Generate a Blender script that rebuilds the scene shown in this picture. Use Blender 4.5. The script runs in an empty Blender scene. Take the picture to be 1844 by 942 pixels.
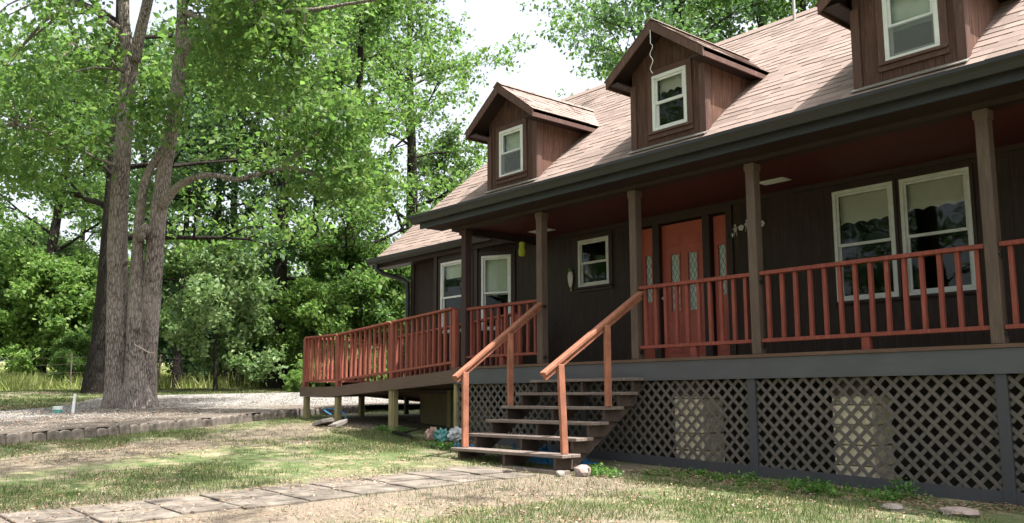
import bpy, math, random
import numpy as np
from mathutils import Vector, Matrix
R = math.radians
random.seed(7)
rng = np.random.default_rng(11)
scene = bpy.context.scene
col = scene.collection

# ------------------------------------------------------------------ camera
YAW, PITCH, ROLL = 0.8601, 0.1354, -0.0031
CAM = Vector((0.0, -8.4, -0.441)); FPX = 1600.0; PX, PY = 922.0, 494.86
fw = Vector((-math.sin(YAW)*math.cos(PITCH), math.cos(YAW)*math.cos(PITCH), math.sin(PITCH)))
rt = Vector((math.cos(YAW), math.sin(YAW), 0.0)); up = rt.cross(fw)
cR, sR = math.cos(ROLL), math.sin(ROLL)
rt, up = rt*cR + up*sR, up*cR - rt*sR
cd = bpy.data.cameras.new('camera'); cam = bpy.data.objects.new('camera', cd); col.objects.link(cam)
M3 = Matrix((rt, up, -fw)).transposed()
cam.matrix_world = Matrix.Translation(CAM) @ M3.to_4x4()
cd.sensor_width = 36.0; cd.lens = 36.0*FPX/1844.0
cd.shift_x = 0.0; cd.shift_y = (PY-471.0)/1844.0
cd.clip_start = 0.05; cd.clip_end = 1500
scene.camera = cam

# ------------------------------------------------------------------ light
SUNV = Vector((0.44, 0.155, 1.0)).normalized()
w = bpy.data.worlds.new('World'); scene.world = w; w.use_nodes = True
nt = w.node_tree; nt.nodes.clear()
sky = nt.nodes.new('ShaderNodeTexSky'); sky.sky_type = 'NISHITA'; sky.sun_disc = False
sky.sun_elevation = math.asin(SUNV.z); sky.sun_rotation = math.atan2(SUNV.x, SUNV.y)
sky.air_density = 1.0; sky.dust_density = 6.0; sky.ozone_density = 1.0
hs = nt.nodes.new('ShaderNodeHueSaturation'); hs.inputs['Saturation'].default_value = 0.38; hs.inputs['Value'].default_value = 1.0
bg = nt.nodes.new('ShaderNodeBackground'); bg.inputs['Strength'].default_value = 0.15
wo = nt.nodes.new('ShaderNodeOutputWorld')
nt.links.new(sky.outputs[0], hs.inputs['Color']); nt.links.new(hs.outputs[0], bg.inputs[0]); nt.links.new(bg.outputs[0], wo.inputs[0])
sl = bpy.data.lights.new('sun', 'SUN'); sl.energy = 4.3; sl.angle = R(0.6); sl.color = (1.0, 0.96, 0.90)
sun = bpy.data.objects.new('sun', sl); col.objects.link(sun)
sun.rotation_euler = SUNV.to_track_quat('Z', 'Y').to_euler()
scene.view_settings.view_transform = 'Standard'; scene.view_settings.look = 'None'
scene.view_settings.exposure = 1.5; scene.view_settings.gamma = 1.0
scene.render.engine = 'CYCLES'
scene.cycles.max_bounces = 8; scene.cycles.transparent_max_bounces = 12

def pd(u, v, depth):
    """world point on the photo pixel (u, v) at forward depth (m)"""
    return CAM + depth*(fw + rt*((u-PX)/FPX) + up*((PY-v)/FPX))

# ------------------------------------------------------------------ helpers
class MB:
    def __init__(s): s.v = []; s.f = []; s.uv = {}
    def poly(s, pts):
        n = len(s.v); s.v += [tuple(p) for p in pts]; s.f.append(tuple(range(n, n+len(pts)))); return s
    def box(s, x0, x1, y0, y1, z0, z1):
        n = len(s.v)
        s.v += [(x, y, z) for z in (z0, z1) for y in (y0, y1) for x in (x0, x1)]
        for f in ((0,2,3,1),(4,5,7,6),(0,1,5,4),(2,6,7,3),(0,4,6,2),(1,3,7,5)): s.f.append(tuple(n+i for i in f))
        return s
    def prism(s, pts, d):
        """planar polygon pts extruded by vector d"""
        n = len(s.v); k = len(pts); d = Vector(d)
        s.v += [tuple(Vector(p)) for p in pts] + [tuple(Vector(p)+d) for p in pts]
        s.f.append(tuple(range(n, n+k))[::-1]); s.f.append(tuple(range(n+k, n+2*k)))
        for i in range(k):
            j = (i+1) % k; s.f.append((n+i, n+j, n+k+j, n+k+i))
        return s
    def bar(s, a, b, wd, ht, upv=(0,0,1), mode='c'):
        """rectangular bar from a to b, wd sideways, ht along up"""
        a = Vector(a); b = Vector(b); d = (b-a).normalized(); side = d.cross(Vector(upv)).normalized(); u2 = side.cross(d)
        n = len(s.v)
        for p in (a, b):
            for i, j in ((-1,-1),(1,-1),(1,1),(-1,1)): s.v.append(tuple(p + side*(i*wd/2) + u2*(j*ht/2)))
        for f in ((3,2,1,0),(4,5,6,7),(0,1,5,4),(1,2,6,5),(2,3,7,6),(3,0,4,7)): s.f.append(tuple(n+i for i in f))
        return s
    def tube(s, pts, rad, k=8, cap=True, wob=0.0, seed=0):
        pts = [Vector(p) for p in pts]; n0 = len(s.v); m = len(pts)
        ref = Vector((1, 0.3, 0.1)).normalized()
        rs = random.Random(seed)
        ph = [rs.uniform(0, 6.28) for _ in range(8)]
        for i, p in enumerate(pts):
            d = (pts[min(i+1, m-1)] - pts[max(i-1, 0)]).normalized()
            a = d.cross(ref)
            if a.length < .05: a = d.cross(Vector((0, 1, 0)))
            a.normalize(); b = d.cross(a)
            for j in range(k):
                t = 2*math.pi*j/k
                rr = rad[i]*(1 + wob*(math.sin(3*t+ph[0]+i*.25)*.5 + math.sin(5*t+ph[1]-i*.31)*.4 + math.sin(9*t+ph[2]+i*.5)*.28 + rs.uniform(-.22, .22)))
                s.v.append(tuple(p + a*(rr*math.cos(t)) + b*(rr*math.sin(t))))
        for i in range(m-1):
            for j in range(k):
                q = n0+i*k; s.f.append((q+j, q+(j+1) % k, q+k+(j+1) % k, q+k+j))
        if cap:
            s.f.append(tuple(n0+j for j in range(k))[::-1]); s.f.append(tuple(n0+(m-1)*k+j for j in range(k)))
        return s
    def lathe(s, c, prof, k=16):
        n0 = len(s.v); c = Vector(c)
        for (r, z) in prof:
            for j in range(k): t = 2*math.pi*j/k; s.v.append((c.x+r*math.cos(t), c.y+r*math.sin(t), c.z+z))
        for i in range(len(prof)-1):
            for j in range(k): q = n0+i*k; s.f.append((q+j, q+(j+1) % k, q+k+(j+1) % k, q+k+j))
        s.f.append(tuple(n0+j for j in range(k))[::-1]); s.f.append(tuple(n0+(len(prof)-1)*k+j for j in range(k)))
        return s
    def build(s, name, m, parent=None, smooth=False, bevel=0.0):
        me = bpy.data.meshes.new(name); me.from_pydata(s.v, [], s.f); me.update()
        if smooth: me.polygons.foreach_set('use_smooth', [True]*len(me.polygons))
        me.materials.append(m)
        o = bpy.data.objects.new(name, me); col.objects.link(o)
        if bevel:
            b = o.modifiers.new('bevel', 'BEVEL'); b.width = bevel; b.segments = 1; b.limit_method = 'ANGLE'
        if parent is not None:
            o.parent = parent; o.matrix_parent_inverse = Matrix.Translation(-parent.location)
            if parent.parent is not None:
                o.matrix_parent_inverse = Matrix.Identity(4)
        return o

def arr_mesh(name, V, F, m, parent=None):
    """V (n,3) array, F (m,k) array of equal-size faces -> object, fast"""
    me = bpy.data.meshes.new(name); V = np.asarray(V, np.float32); F = np.asarray(F, np.int32)
    me.vertices.add(len(V)); me.vertices.foreach_set('co', V.ravel())
    me.loops.add(F.size); me.loops.foreach_set('vertex_index', F.ravel())
    me.polygons.add(len(F)); me.polygons.foreach_set('loop_start', np.arange(0, F.size, F.shape[1], dtype=np.int32))
    me.update(calc_edges=True); me.materials.append(m)
    o = bpy.data.objects.new(name, me); col.objects.link(o)
    if parent is not None: o.parent = parent
    return o
def tag(o, label=None, cat=None, group=None, kind=None):
    if label: o['label'] = label
    if cat: o['category'] = cat
    if group: o['group'] = group
    if kind: o['kind'] = kind
    return o
def empty(name, loc, label, cat, group=None):
    o = bpy.data.objects.new(name, None); o.location = loc; col.objects.link(o); o.empty_display_size = .3
    return tag(o, label, cat, group)

# ------------------------------------------------------------------ materials
class N:
    def __init__(s, name):
        s.m = bpy.data.materials.new(name); s.m.use_nodes = True; s.t = s.m.node_tree; s.t.nodes.clear()
        s.out = s.new('ShaderNodeOutputMaterial')
    def new(s, typ, **kw):
        n = s.t.nodes.new(typ)
        for k, v in kw.items():
            if hasattr(n, k): setattr(n, k, v)
        return n
    def put(s, sock, v):
        if v is None: return
        if isinstance(v, bpy.types.NodeSocket): s.t.links.new(v, sock)
        elif isinstance(v, (tuple, list)) and len(v) == 3 and sock.type == 'RGBA': sock.default_value = (*v, 1)
        else: sock.default_value = v
    def coord(s, scale=(1,1,1), kind='Object'):
        if kind == 'World':
            c = s.new('ShaderNodeNewGeometry').outputs['Position']
        else: c = s.new('ShaderNodeTexCoord').outputs[kind]
        mp = s.new('ShaderNodeMapping'); s.put(mp.inputs['Vector'], c); mp.inputs['Scale'].default_value = scale; return mp.outputs[0]
    def noise(s, vec, sc=5, det=4, rough=.6, dist=0):
        n = s.new('ShaderNodeTexNoise'); s.put(n.inputs['Vector'], vec); n.inputs['Scale'].default_value = sc
        n.inputs['Detail'].default_value = det; n.inputs['Roughness'].default_value = rough; n.inputs['Distortion'].default_value = dist; return n.outputs['Fac']
    def ramp(s, f, stops):
        r = s.new('ShaderNodeValToRGB'); s.put(r.inputs[0], f); e = r.color_ramp.elements
        while len(e) < len(stops): e.new(.5)
        for i, (p, c) in enumerate(stops):
            e[i].position = p; e[i].color = (*c, 1) if isinstance(c, tuple) else (c, c, c, 1)
        return r.outputs[0]
    def mix(s, f, a, b, mode='MIX'):
        n = s.new('ShaderNodeMix'); n.data_type = 'RGBA'; n.blend_type = mode
        s.put(n.inputs[0], f); s.put(n.inputs[6], a); s.put(n.inputs[7], b); return n.outputs[2]
    def math(s, op, a, b=None, c=None):
        n = s.new('ShaderNodeMath'); n.operation = op; s.put(n.inputs[0], a)
        if b is not None: s.put(n.inputs[1], b)
        if c is not None: s.put(n.inputs[2], c)
        return n.outputs[0]
    def sep(s, v):
        n = s.new('ShaderNodeSeparateXYZ'); s.put(n.inputs[0], v); return n.outputs
    def bump(s, h, st=.3, dist=.02):
        n = s.new('ShaderNodeBump'); s.put(n.inputs['Height'], h); n.inputs['Strength'].default_value = st; n.inputs['Distance'].default_value = dist; return n.outputs[0]
    def bsdf(s, c, rough=.6, metal=0, normal=None, spec=.5):
        p = s.new('ShaderNodeBsdfPrincipled'); s.put(p.inputs['Base Color'], c); s.put(p.inputs['Roughness'], rough)
        p.inputs['Metallic'].default_value = metal; p.inputs['Specular IOR Level'].default_value = spec
        if normal is not None: s.put(p.inputs['Normal'], normal)
        s.put(s.out.inputs[0], p.outputs[0]); return p

def c3(c, k): return tuple(min(1, x*k) for x in c)
def wood(name, c, var=.35, grain=(14,14,1.2), rough=.65, dirt=None, dirt_amt=.5, bump=.25, groove=None, spec=.3, worn=None):
    n = N(name); v = n.coord(grain); a = n.noise(v, 3, 5, .65, .3); big = n.noise(n.coord((1,1,1)), 1.7, 3)
    col1 = n.ramp(a, [(.3, c3(c, 1-var)), (.7, c3(c, 1+var))])
    col2 = n.mix(n.ramp(big, [(.35, 0.0), (.7, .6)]), col1, c3(c, .72), 'MIX')
    if worn:
        wv = n.noise(n.coord((6,6,.7)), 4, 6, .7); col2 = n.mix(n.ramp(wv, [(.56, 0.0), (.68, dirt_amt)]), col2, worn)
    h = a
    if groove:
        x = n.sep(n.coord())[0 if groove[0] == 'x' else 1]
        fr = n.math('FRACT', n.math('DIVIDE', x, groove[1])); g = n.math('LESS_THAN', fr, groove[2])
        col2 = n.mix(n.math('MULTIPLY', g, .75), col2, c3(c, .25)); h = n.math('SUBTRACT', a, n.math('MULTIPLY', g, 2.0))
    n.bsdf(col2, rough, 0, n.bump(h, bump, .01), spec); return n.m
def plain(name, c, rough=.5, metal=0, var=.12, sc=9, spec=.5, bump=.1):
    n = N(name); a = n.noise(n.coord(), sc, 5); n.bsdf(n.ramp(a, [(.3, c3(c, 1-var)), (.7, c3(c, 1+var))]), rough, metal, n.bump(a, bump, .01), spec); return n.m

M = {}
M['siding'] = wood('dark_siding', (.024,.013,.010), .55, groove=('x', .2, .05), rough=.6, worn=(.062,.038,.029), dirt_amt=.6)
M['siding_side'] = wood('dark_siding_side', (.026,.0165,.014), .4, groove=('y', .2, .05), rough=.6)
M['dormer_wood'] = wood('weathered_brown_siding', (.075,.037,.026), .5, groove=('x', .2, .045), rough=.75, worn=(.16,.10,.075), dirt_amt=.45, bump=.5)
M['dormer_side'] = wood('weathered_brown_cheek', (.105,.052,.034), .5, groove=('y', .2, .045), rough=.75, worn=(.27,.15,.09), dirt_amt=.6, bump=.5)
M['dormer_trim'] = wood('brown_trim', (.095,.05,.04), .25, rough=.65, worn=(.25,.17,.12), dirt_amt=.35)
M['trim_dark'] = wood('dark_trim', (.03,.017,.015), .25, rough=.55)
M['ceiling'] = wood('maroon_ceiling', (.08,.019,.018), .25, grain=(1.2,14,14), rough=.6)
M['rail'] = wood('red_rail_paint', (.215,.054,.039), .35, rough=.75, worn=(.34,.16,.12), dirt_amt=.35, bump=.15)
M['stair_rail'] = wood('faded_red_rail', (.29,.118,.072), .34, rough=.7, grain=(10,2,2), worn=(.42,.23,.17), dirt_amt=.4)
M['ramp_rail'] = wood('red_ramp_paint', (.27,.082,.056), .32, rough=.72, worn=(.38,.17,.12), dirt_amt=.35, bump=.15)
M['post'] = wood('brown_post', (.105,.072,.057), .28, rough=.7, worn=(.2,.15,.12), dirt_amt=.3)
M['post_dark'] = wood('dark_corner_post', (.05,.03,.027), .28, rough=.7)
M['fascia'] = wood('slate_grey_paint', (.082,.084,.094), .08, grain=(1,10,10), rough=.5, bump=.08)
M['skirt'] = wood('dark_grey_trim', (.058,.058,.066), .12, rough=.55, bump=.08)
M['lattice'] = wood('grey_lattice', (.11,.094,.084), .2, grain=(5,5,5), rough=.7)
M['tread'] = wood('weathered_tread', (.19,.15,.13), .35, grain=(1.5,16,16), rough=.8, worn=(.26,.22,.19), dirt_amt=.5, bump=.4)
M['stringer'] = wood('brown_stringer', (.085,.06,.048), .3, grain=(14,2,2), rough=.75)
M['deck_edge'] = wood('brown_deck', (.12,.07,.05), .25, grain=(1.2,14,14), rough=.7)
M['ramp_skirt'] = wood('ramp_brown', (.13,.085,.062), .2, grain=(1.2,14,14), rough=.6, bump=.1)
M['treated'] = wood('treated_lumber', (.30,.255,.13), .3, rough=.75)
M['skirt_board'] = wood('olive_board', (.17,.14,.075), .3, rough=.8)
M['gutter'] = plain('dark_bronze_gutter', (.014,.0145,.0165), .42, 0, .25, 6, .45)
M['white'] = plain('white_vinyl', (.62,.64,.62), .45, 0, .08)
M['white_dirty'] = plain('aged_white_vinyl', (.50,.52,.50), .5, 0, .12)
M['door'] = plain('red_door_paint', (.33,.068,.046), .45, 0, .12, 4)
M['cream'] = plain('cream_masonry', (.88,.78,.57), .85, 0, .08, 14, .3, .5)
M['blind'] = plain('cream_blind', (.60,.56,.50), .8, 0, .08, 5, .2)
M['blind_pale'] = plain('pale_green_blind', (.66,.70,.58), .8, 0, .08, 5, .2)
M['screen'] = plain('grey_insect_screen', (.20,.22,.22), .7, 0, .1, 60, .2)
M['block'] = plain('foundation_block', (.10,.095,.085), .9, 0, .25, 8, .2)
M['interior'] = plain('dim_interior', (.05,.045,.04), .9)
M['black'] = plain('black_plastic', (.012,.012,.013), .45)
M['teal'] = plain('teal_plastic', (.03,.32,.28), .4)
M['blue'] = plain('blue_plastic', (.03,.16,.32), .45, 0, .4, 20)
M['bagwhite'] = plain('crumpled_white_plastic', (.46,.47,.49), .4, 0, .2, 30)
M['bagteal'] = plain('crumpled_teal_plastic', (.09,.26,.25), .5, 0, .35, 30)
M['bagpink'] = plain('faded_pink_plastic', (.36,.23,.19), .6, 0, .25, 30)
M['rock'] = plain('pale_rock', (.28,.225,.20), .9, 0, .25, 14, .2, .8)
M['concrete'] = plain('grey_concrete', (.24,.215,.195), .9, 0, .2, 18, .2, .6)
M['steel'] = plain('galvanised_steel', (.35,.34,.32), .5, .6)
M['rust'] = plain('rusty_wire', (.10,.075,.06), .8)
M['rope'] = plain('pale_rope', (.45,.40,.33), .9)
def glass_mat(name, tint, boost):
    n = N(name); fr = n.new('ShaderNodeFresnel'); fr.inputs[0].default_value = 1.5
    wv = n.noise(n.coord(), 1.6, 2); nm = n.bump(wv, .06, .03)
    g = n.new('ShaderNodeBsdfGlossy'); g.inputs['Roughness'].default_value = .02; n.put(g.inputs['Normal'], nm); g.inputs[0].default_value = (.9,.95,.95,1)
    t = n.new('ShaderNodeBsdfTransparent'); t.inputs[0].default_value = (*tint, 1)
    mx = n.new('ShaderNodeMixShader'); n.put(mx.inputs[0], n.math('ADD', n.math('MULTIPLY', fr.outputs[0], .8), boost)); n.put(mx.inputs[1], t.outputs[0]); n.put(mx.inputs[2], g.outputs[0])
    n.put(n.out.inputs[0], mx.outputs[0]); return n.m
M['glass'] = glass_mat('window_glass', (.8,.85,.83), .0)
def door_glass():
    n = N('leaded_glass'); v = n.sep(n.coord()); a = n.math('ADD', n.math('MULTIPLY', v[0], 14), n.math('MULTIPLY', v[2], 7)); b = n.math('SUBTRACT', n.math('MULTIPLY', v[0], 14), n.math('MULTIPLY', v[2], 7))
    l = n.math('MAXIMUM', n.math('LESS_THAN', n.math('FRACT', a), .16), n.math('LESS_THAN', n.math('FRACT', b), .16))
    n.bsdf(n.mix(l, (.34,.42,.40), (.12,.14,.13)), .25, 0, None, .6); return n.m
M['door_glass'] = door_glass()
def shingle_mat(name, c1, c2):
    n = N(name); gi = n.new('ShaderNodeNewGeometry').outputs['Random Per Island']
    base = n.ramp(gi, [(0.0, c1), (.5, c3(c1, .86)), (1.0, c2)])
    a = n.noise(n.coord(), 90, 3, .8); b = n.noise(n.coord((1,1,1)), .9, 4)
    base = n.mix(n.ramp(a, [(.35, 0.0), (.75, .55)]), base, c3(c2, .6)); base = n.mix(n.ramp(b, [(.4, 0.0), (.75, .35)]), base, c3(c2, .8))
    n.bsdf(base, .92, 0, n.bump(a, .5, .004), .2); return n.m
M['shingle'] = shingle_mat('pink_brown_shingles', (.30,.228,.198), (.195,.148,.128))
def leaf_mat(name, c1, c2, c3_, trans=.38):
    n = N(name); gi = n.new('ShaderNodeNewGeometry').outputs['Random Per Island']
    big = n.noise(n.coord((1,1,1), 'World'), .55, 2); f = n.math('ADD', n.math('MULTIPLY', gi, .75), n.math('MULTIPLY', big, .38))
    c = n.ramp(f, [(.25, c1), (.55, c2), (.85, c3_)])
    d = n.new('ShaderNodeBsdfPrincipled'); n.put(d.inputs['Base Color'], c); d.inputs['Roughness'].default_value = .5; d.inputs['Specular IOR Level'].default_value = .35
    t = n.new('ShaderNodeBsdfTranslucent'); n.put(t.inputs[0], n.mix(.5, c, (.22,.42,.08), 'MIX'))
    mx = n.new('ShaderNodeMixShader'); mx.inputs[0].default_value = trans; n.put(mx.inputs[1], d.outputs[0]); n.put(mx.inputs[2], t.outputs[0]); n.put(n.out.inputs[0], mx.outputs[0]); return n.m
M['leaf_oak'] = leaf_mat('oak_leaves', (.038,.088,.026), (.078,.148,.036), (.16,.23,.055), .52)
M['leaf_dark'] = leaf_mat('dark_leaves', (.03,.07,.036), (.052,.108,.052), (.10,.16,.078), .42)
M['leaf_pale'] = leaf_mat('pale_leaves', (.09,.15,.06), (.14,.21,.085), (.20,.27,.11), .35)
M['leaf_lime'] = leaf_mat('yellow_green_leaves', (.065,.13,.03), (.115,.20,.045), (.19,.28,.065), .45)
def bark_mat(name, c1, c2, sc=1.0):
    n = N(name); v = n.coord((11*sc, 11*sc, 3.0*sc)); a = n.noise(v, 2.2, 8, .78, .6)
    vo = n.new('ShaderNodeTexVoronoi'); vo.feature = 'DISTANCE_TO_EDGE'; n.put(vo.inputs['Vector'], n.coord((11*sc, 11*sc, 2.6*sc))); vo.inputs['Scale'].default_value = 2.2; vo.inputs['Randomness'].default_value = 1.0
    e = n.ramp(vo.outputs['Distance'], [(.0, 0.0), (.25, 1.0)])
    h = n.math('ADD', n.math('MULTIPLY', e, .42), n.math('ADD', n.math('MULTIPLY', a, 1.3), -.03))
    big = n.noise(n.coord(), .8, 3)
    cc = n.mix(n.ramp(h, [(.55, 0.0), (1.05, 1.0)]), c1, c2); cc = n.mix(n.ramp(big, [(.45, 0.0), (.7, .45)]), cc, c3(c2, 1.25))
    n.bsdf(cc, .95, 0, n.bump(h, 1.0, .05), .15); return n.m
M['bark'] = bark_mat('grey_oak_bark', (.05,.041,.036), (.38,.325,.295))
M['bark_dark'] = bark_mat('dark_bark', (.010,.008,.007), (.036,.030,.026))
def ground_mat():
    n = N('patchy_lawn'); P = n.coord((1,1,1), 'World')
    a = n.noise(P, .55, 5, .6, .4); b = n.noise(P, 2.3, 5, .7, .3); f = n.noise(P, 38, 4, .8); g = n.noise(P, 9, 4, .7)
    soil = n.ramp(f, [(.3, (.10,.078,.06)), (.7, (.27,.22,.17))])
    straw = n.ramp(f, [(.3, (.17,.145,.09)), (.7, (.37,.32,.21))])
    grs = n.ramp(g, [(.3, (.055,.085,.03)), (.7, (.12,.155,.06))])
    c = n.mix(n.ramp(b, [(.47, 0.0), (.64, .9)]), grs, straw); c = n.mix(n.ramp(a, [(.5, 0.0), (.62, .9)]), c, soil)
    px = n.math('MULTIPLY', n.math('ABSOLUTE', n.math('ADD', n.sep(P)[0], 7.3)), .62); near = n.math('ADD', px, n.math('MULTIPLY', n.math('SUBTRACT', b, .5), 3.0))
    ex_ = n.math('ADD', n.math('ADD', n.sep(P)[0], n.math('MULTIPLY', n.sep(P)[1], .45)), 14.4)   # distance in front of the stone edging
    e2 = n.math('ADD', n.math('ABSOLUTE', ex_), n.math('MULTIPLY', n.math('SUBTRACT', b, .5), 4.0)); c = n.mix(n.ramp(e2, [(.6, .9), (.98, 0.0)]), c, soil)
    yy = n.math('LESS_THAN', n.sep(P)[1], -1.2); c = n.mix(n.math('MULTIPLY', n.ramp(near, [(.62, .95), (1.0, 0.0)]), yy), c, soil)
    n.bsdf(c, .95, 0, n.bump(f, .6, .03), .15); return n.m
M['lawn'] = ground_mat()
def field_mat():
    n = N('meadow'); P = n.coord((1,1,1), 'World'); b = n.noise(P, .4, 5, .7); f = n.noise(P, 14, 4, .8)
    c = n.ramp(f, [(.3, (.13,.17,.05)), (.7, (.30,.33,.12))]); c = n.mix(n.ramp(b, [(.4, 0.0), (.65, .7)]), c, (.36,.33,.17))
    n.bsdf(c, .95, 0, n.bump(f, .8, .1), .15); return n.m
M['field'] = field_mat()
def gravel_mat():
    n = N('gravel'); P = n.coord((1,1,1), 'World'); vo = n.new('ShaderNodeTexVoronoi'); n.put(vo.inputs['Vector'], P); vo.inputs['Scale'].default_value = 26
    a = n.noise(P, .9, 4, .6, .4); f = n.noise(P, 60, 3)
    c = n.ramp(n.sep(vo.outputs['Color'])[0], [(0.0, (.10,.095,.088)), (.5, (.20,.188,.172)), (1.0, (.38,.36,.33))])
    near = n.math('ADD', n.math('MULTIPLY', n.math('ADD', n.sep(P)[0], 17.5), .12), n.math('MULTIPLY', a, 1.0)); sl2 = n.noise(P, 30, 4, .8)
    c = n.mix(n.ramp(near, [(.30, 0.0), (.52, .92)]), c, n.ramp(sl2, [(.3, (.07,.055,.043)), (.7, (.21,.17,.135))]))
    n.bsdf(c, .95, 0, n.bump(n.math('ADD', vo.outputs['Distance'], f), .8, .03), .2); return n.m
M['gravel'] = gravel_mat()
def island_mat(name, stops, rough=.85, trans=0):
    n = N(name); gi = n.new('ShaderNodeNewGeometry').outputs['Random Per Island']; c = n.ramp(gi, stops)
    if trans:
        d = n.new('ShaderNodeBsdfDiffuse'); n.put(d.inputs[0], c); t = n.new('ShaderNodeBsdfTranslucent'); n.put(t.inputs[0], c)
        mx = n.new('ShaderNodeMixShader'); mx.inputs[0].default_value = trans; n.put(mx.inputs[1], d.outputs[0]); n.put(mx.inputs[2], t.outputs[0]); n.put(n.out.inputs[0], mx.outputs[0])
    else: n.bsdf(c, rough, 0, None, .2)
    return n.m
M['grass'] = island_mat('grass_blades', [(0.0, (.042,.085,.024)), (.5, (.075,.125,.036)), (.68, (.14,.15,.065)), (1.0, (.30,.26,.16))], trans=.3)
M['meadowgrass'] = island_mat('meadow_blades', [(0.0, (.16,.22,.06)), (.5, (.26,.31,.10)), (1.0, (.42,.42,.20))], trans=.3)
M['litter'] = island_mat('dead_leaves', [(0.0, (.13,.075,.045)), (.5, (.25,.16,.10)), (1.0, (.42,.33,.25))])
M['stones'] = island_mat('gravel_stones', [(0.0, (.11,.102,.095)), (.5, (.21,.197,.18)), (1.0, (.40,.38,.35))])
M['weed'] = leaf_mat('weed_leaves', (.045,.12,.02), (.07,.17,.03), (.11,.22,.04), .3)
M['slab'] = plain('worn_flagstone', (.145,.125,.105), .95, 0, .55, 4, .15, .6)
M['edging'] = plain('weathered_edging', (.16,.138,.12), .95, 0, .35, 10, .15, .7)

# ------------------------------------------------------------------ ground
XS = [-400, -140, -90, -60, -40, -35, -16, -12.9, -8.2, -3.07, 3, 20, 400]
ZS = [11, 4.2, 1.9, .45, -.08, -.15, -.86, -1.01, -1.244, -1.393, -1.55, -1.8, -3.0]
def gz(x, y):
    return np.interp(x, XS, ZS) + np.where(np.asarray(y) < 0, .025*np.maximum(np.asarray(y), -60), .012*np.minimum(np.asarray(y), 100))
def zg(x, y): return float(gz(x, y))
def sheet(name, xs, ys, off, m, kind='structure', mask=None, rough=0):
    X, Y = np.meshgrid(xs, ys); Z = gz(X, Y) + off
    if rough: Z = Z + rough*(np.sin(X*3.1+Y*1.7)*np.sin(Y*2.3-X*.7)+.5*np.sin(X*7.3)*np.sin(Y*6.1+X))
    V = np.stack([X, Y, Z], -1).reshape(-1, 3); nx, ny = len(xs), len(ys)
    F = [(j*nx+i, j*nx+i+1, (j+1)*nx+i+1, (j+1)*nx+i) for j in range(ny-1) for i in range(nx-1) if mask is None or mask((xs[i]+xs[i+1])/2, (ys[j]+ys[j+1])/2)]
    o = arr_mesh(name, V, F, m); tag(o, kind=kind); return o
gx = np.unique(np.concatenate([np.linspace(-400, -40, 25), np.arange(-40, 6, .5), np.linspace(6, 400, 20)]))
gy = np.unique(np.concatenate([np.linspace(-300, -30, 15), np.arange(-30, 30, .5), np.linspace(30, 300, 15)]))
sheet('ground', gx, gy, 0, M['lawn'])
sheet('meadow', np.linspace(-300, -33.5, 60), np.linspace(-120, 200, 60), .03, M['field'])
# gravel drive (its own raised sheet, edge stones hold it)
EDGE = [(-13.6,-8.6), (-14.0,-6.2), (-14.55,-4.0), (-15.45,-1.9), (-16.5,.15), (-17.3,2.2), (-17.6,6.0)]
def edge_x(y): return np.interp(y, [p[1] for p in EDGE], [p[0] for p in EDGE])
def far_x(y): return np.interp(y, [-9,-5,-3,-1,1,3,8,20], [-20.5,-21.5,-22.5,-26.2,-27.6,-28,-28.5,-29])
ys = np.arange(-8.6, 22, .25); nxg = 50; V = []
for y in ys:
    a, b = edge_x(y), far_x(y)
    if y > 6: a = -17.6-.12*(y-6)
    for t in np.linspace(0, 1, nxg):
        x = a+(b-a)*t; e = .13*min(1, (1-t)*8)*(1 if y < 8 else .3) * (1 - .6*min(1, t*1.4))
        V.append((x, y, zg(x, y)+e+.012+.01*math.sin(x*5+y*3)*math.sin(y*4.1-x)))
F = [(j*nxg+i, (j+1)*nxg+i, (j+1)*nxg+i+1, j*nxg+i+1) for j in range(len(ys)-1) for i in range(nxg-1)]
tag(arr_mesh('gravel_drive', V, F, M['gravel']), kind='structure')
# walkway of worn flagstones
mb = MB(); rr = random.Random(3)
y = -1.72
while y > -9.5:
    L = rr.uniform(.42, .62); x = -8.42; w_ = rr.choice([.34, .5, .66])
    for (a, b) in ((-8.42+rr.uniform(-.06, .05), -8.42+w_), (-8.42+w_, -7.42+rr.uniform(-.05, .08))):
        z = zg(a, y)+.006; t = rr.uniform(-.003, .003)
        mb.prism([(a+.005, y-.005, z+t), (b-.005, y-.005, z-.008-t), (b-.005, y-L+.005, z-.012), (a+.005, y-L+.005, z-.004)][::-1], (0, 0, -.08))
    y -= L
tag(mb.build('path', M['slab'], bevel=.006), kind='structure')

# ------------------------------------------------------------------ HOUSE
house = empty('house', (-8, 3, -1.3), 'dark brown house with pinkish shingle roof, three dormers and a long covered porch', 'house')
def H(mb, name, mat, parent=None, **k):
    p = parent or house
    o = mb.build(name, mat, None, **k)
    o.parent = p
    o.matrix_parent_inverse = WINV(p)
    return o
def WINV(p):
    T = Matrix.Identity(4); q = p
    while q is not None:
        if q.type == 'EMPTY': T = Matrix.Translation(-q.location)
        q = q.parent
    # children of an unmoved mesh whose root empty is moved: only the direct parent's world matrix matters
    return Matrix.Translation(-p.location) if p.type == 'EMPTY' else Matrix.Identity(4)
XL, XR = -11.2, 2.2; WY = 1.82; SL = .87; EY, EZ = -.38, 2.38; RY = 2.52; RZ = EZ+SL*(RY-EY)

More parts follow.
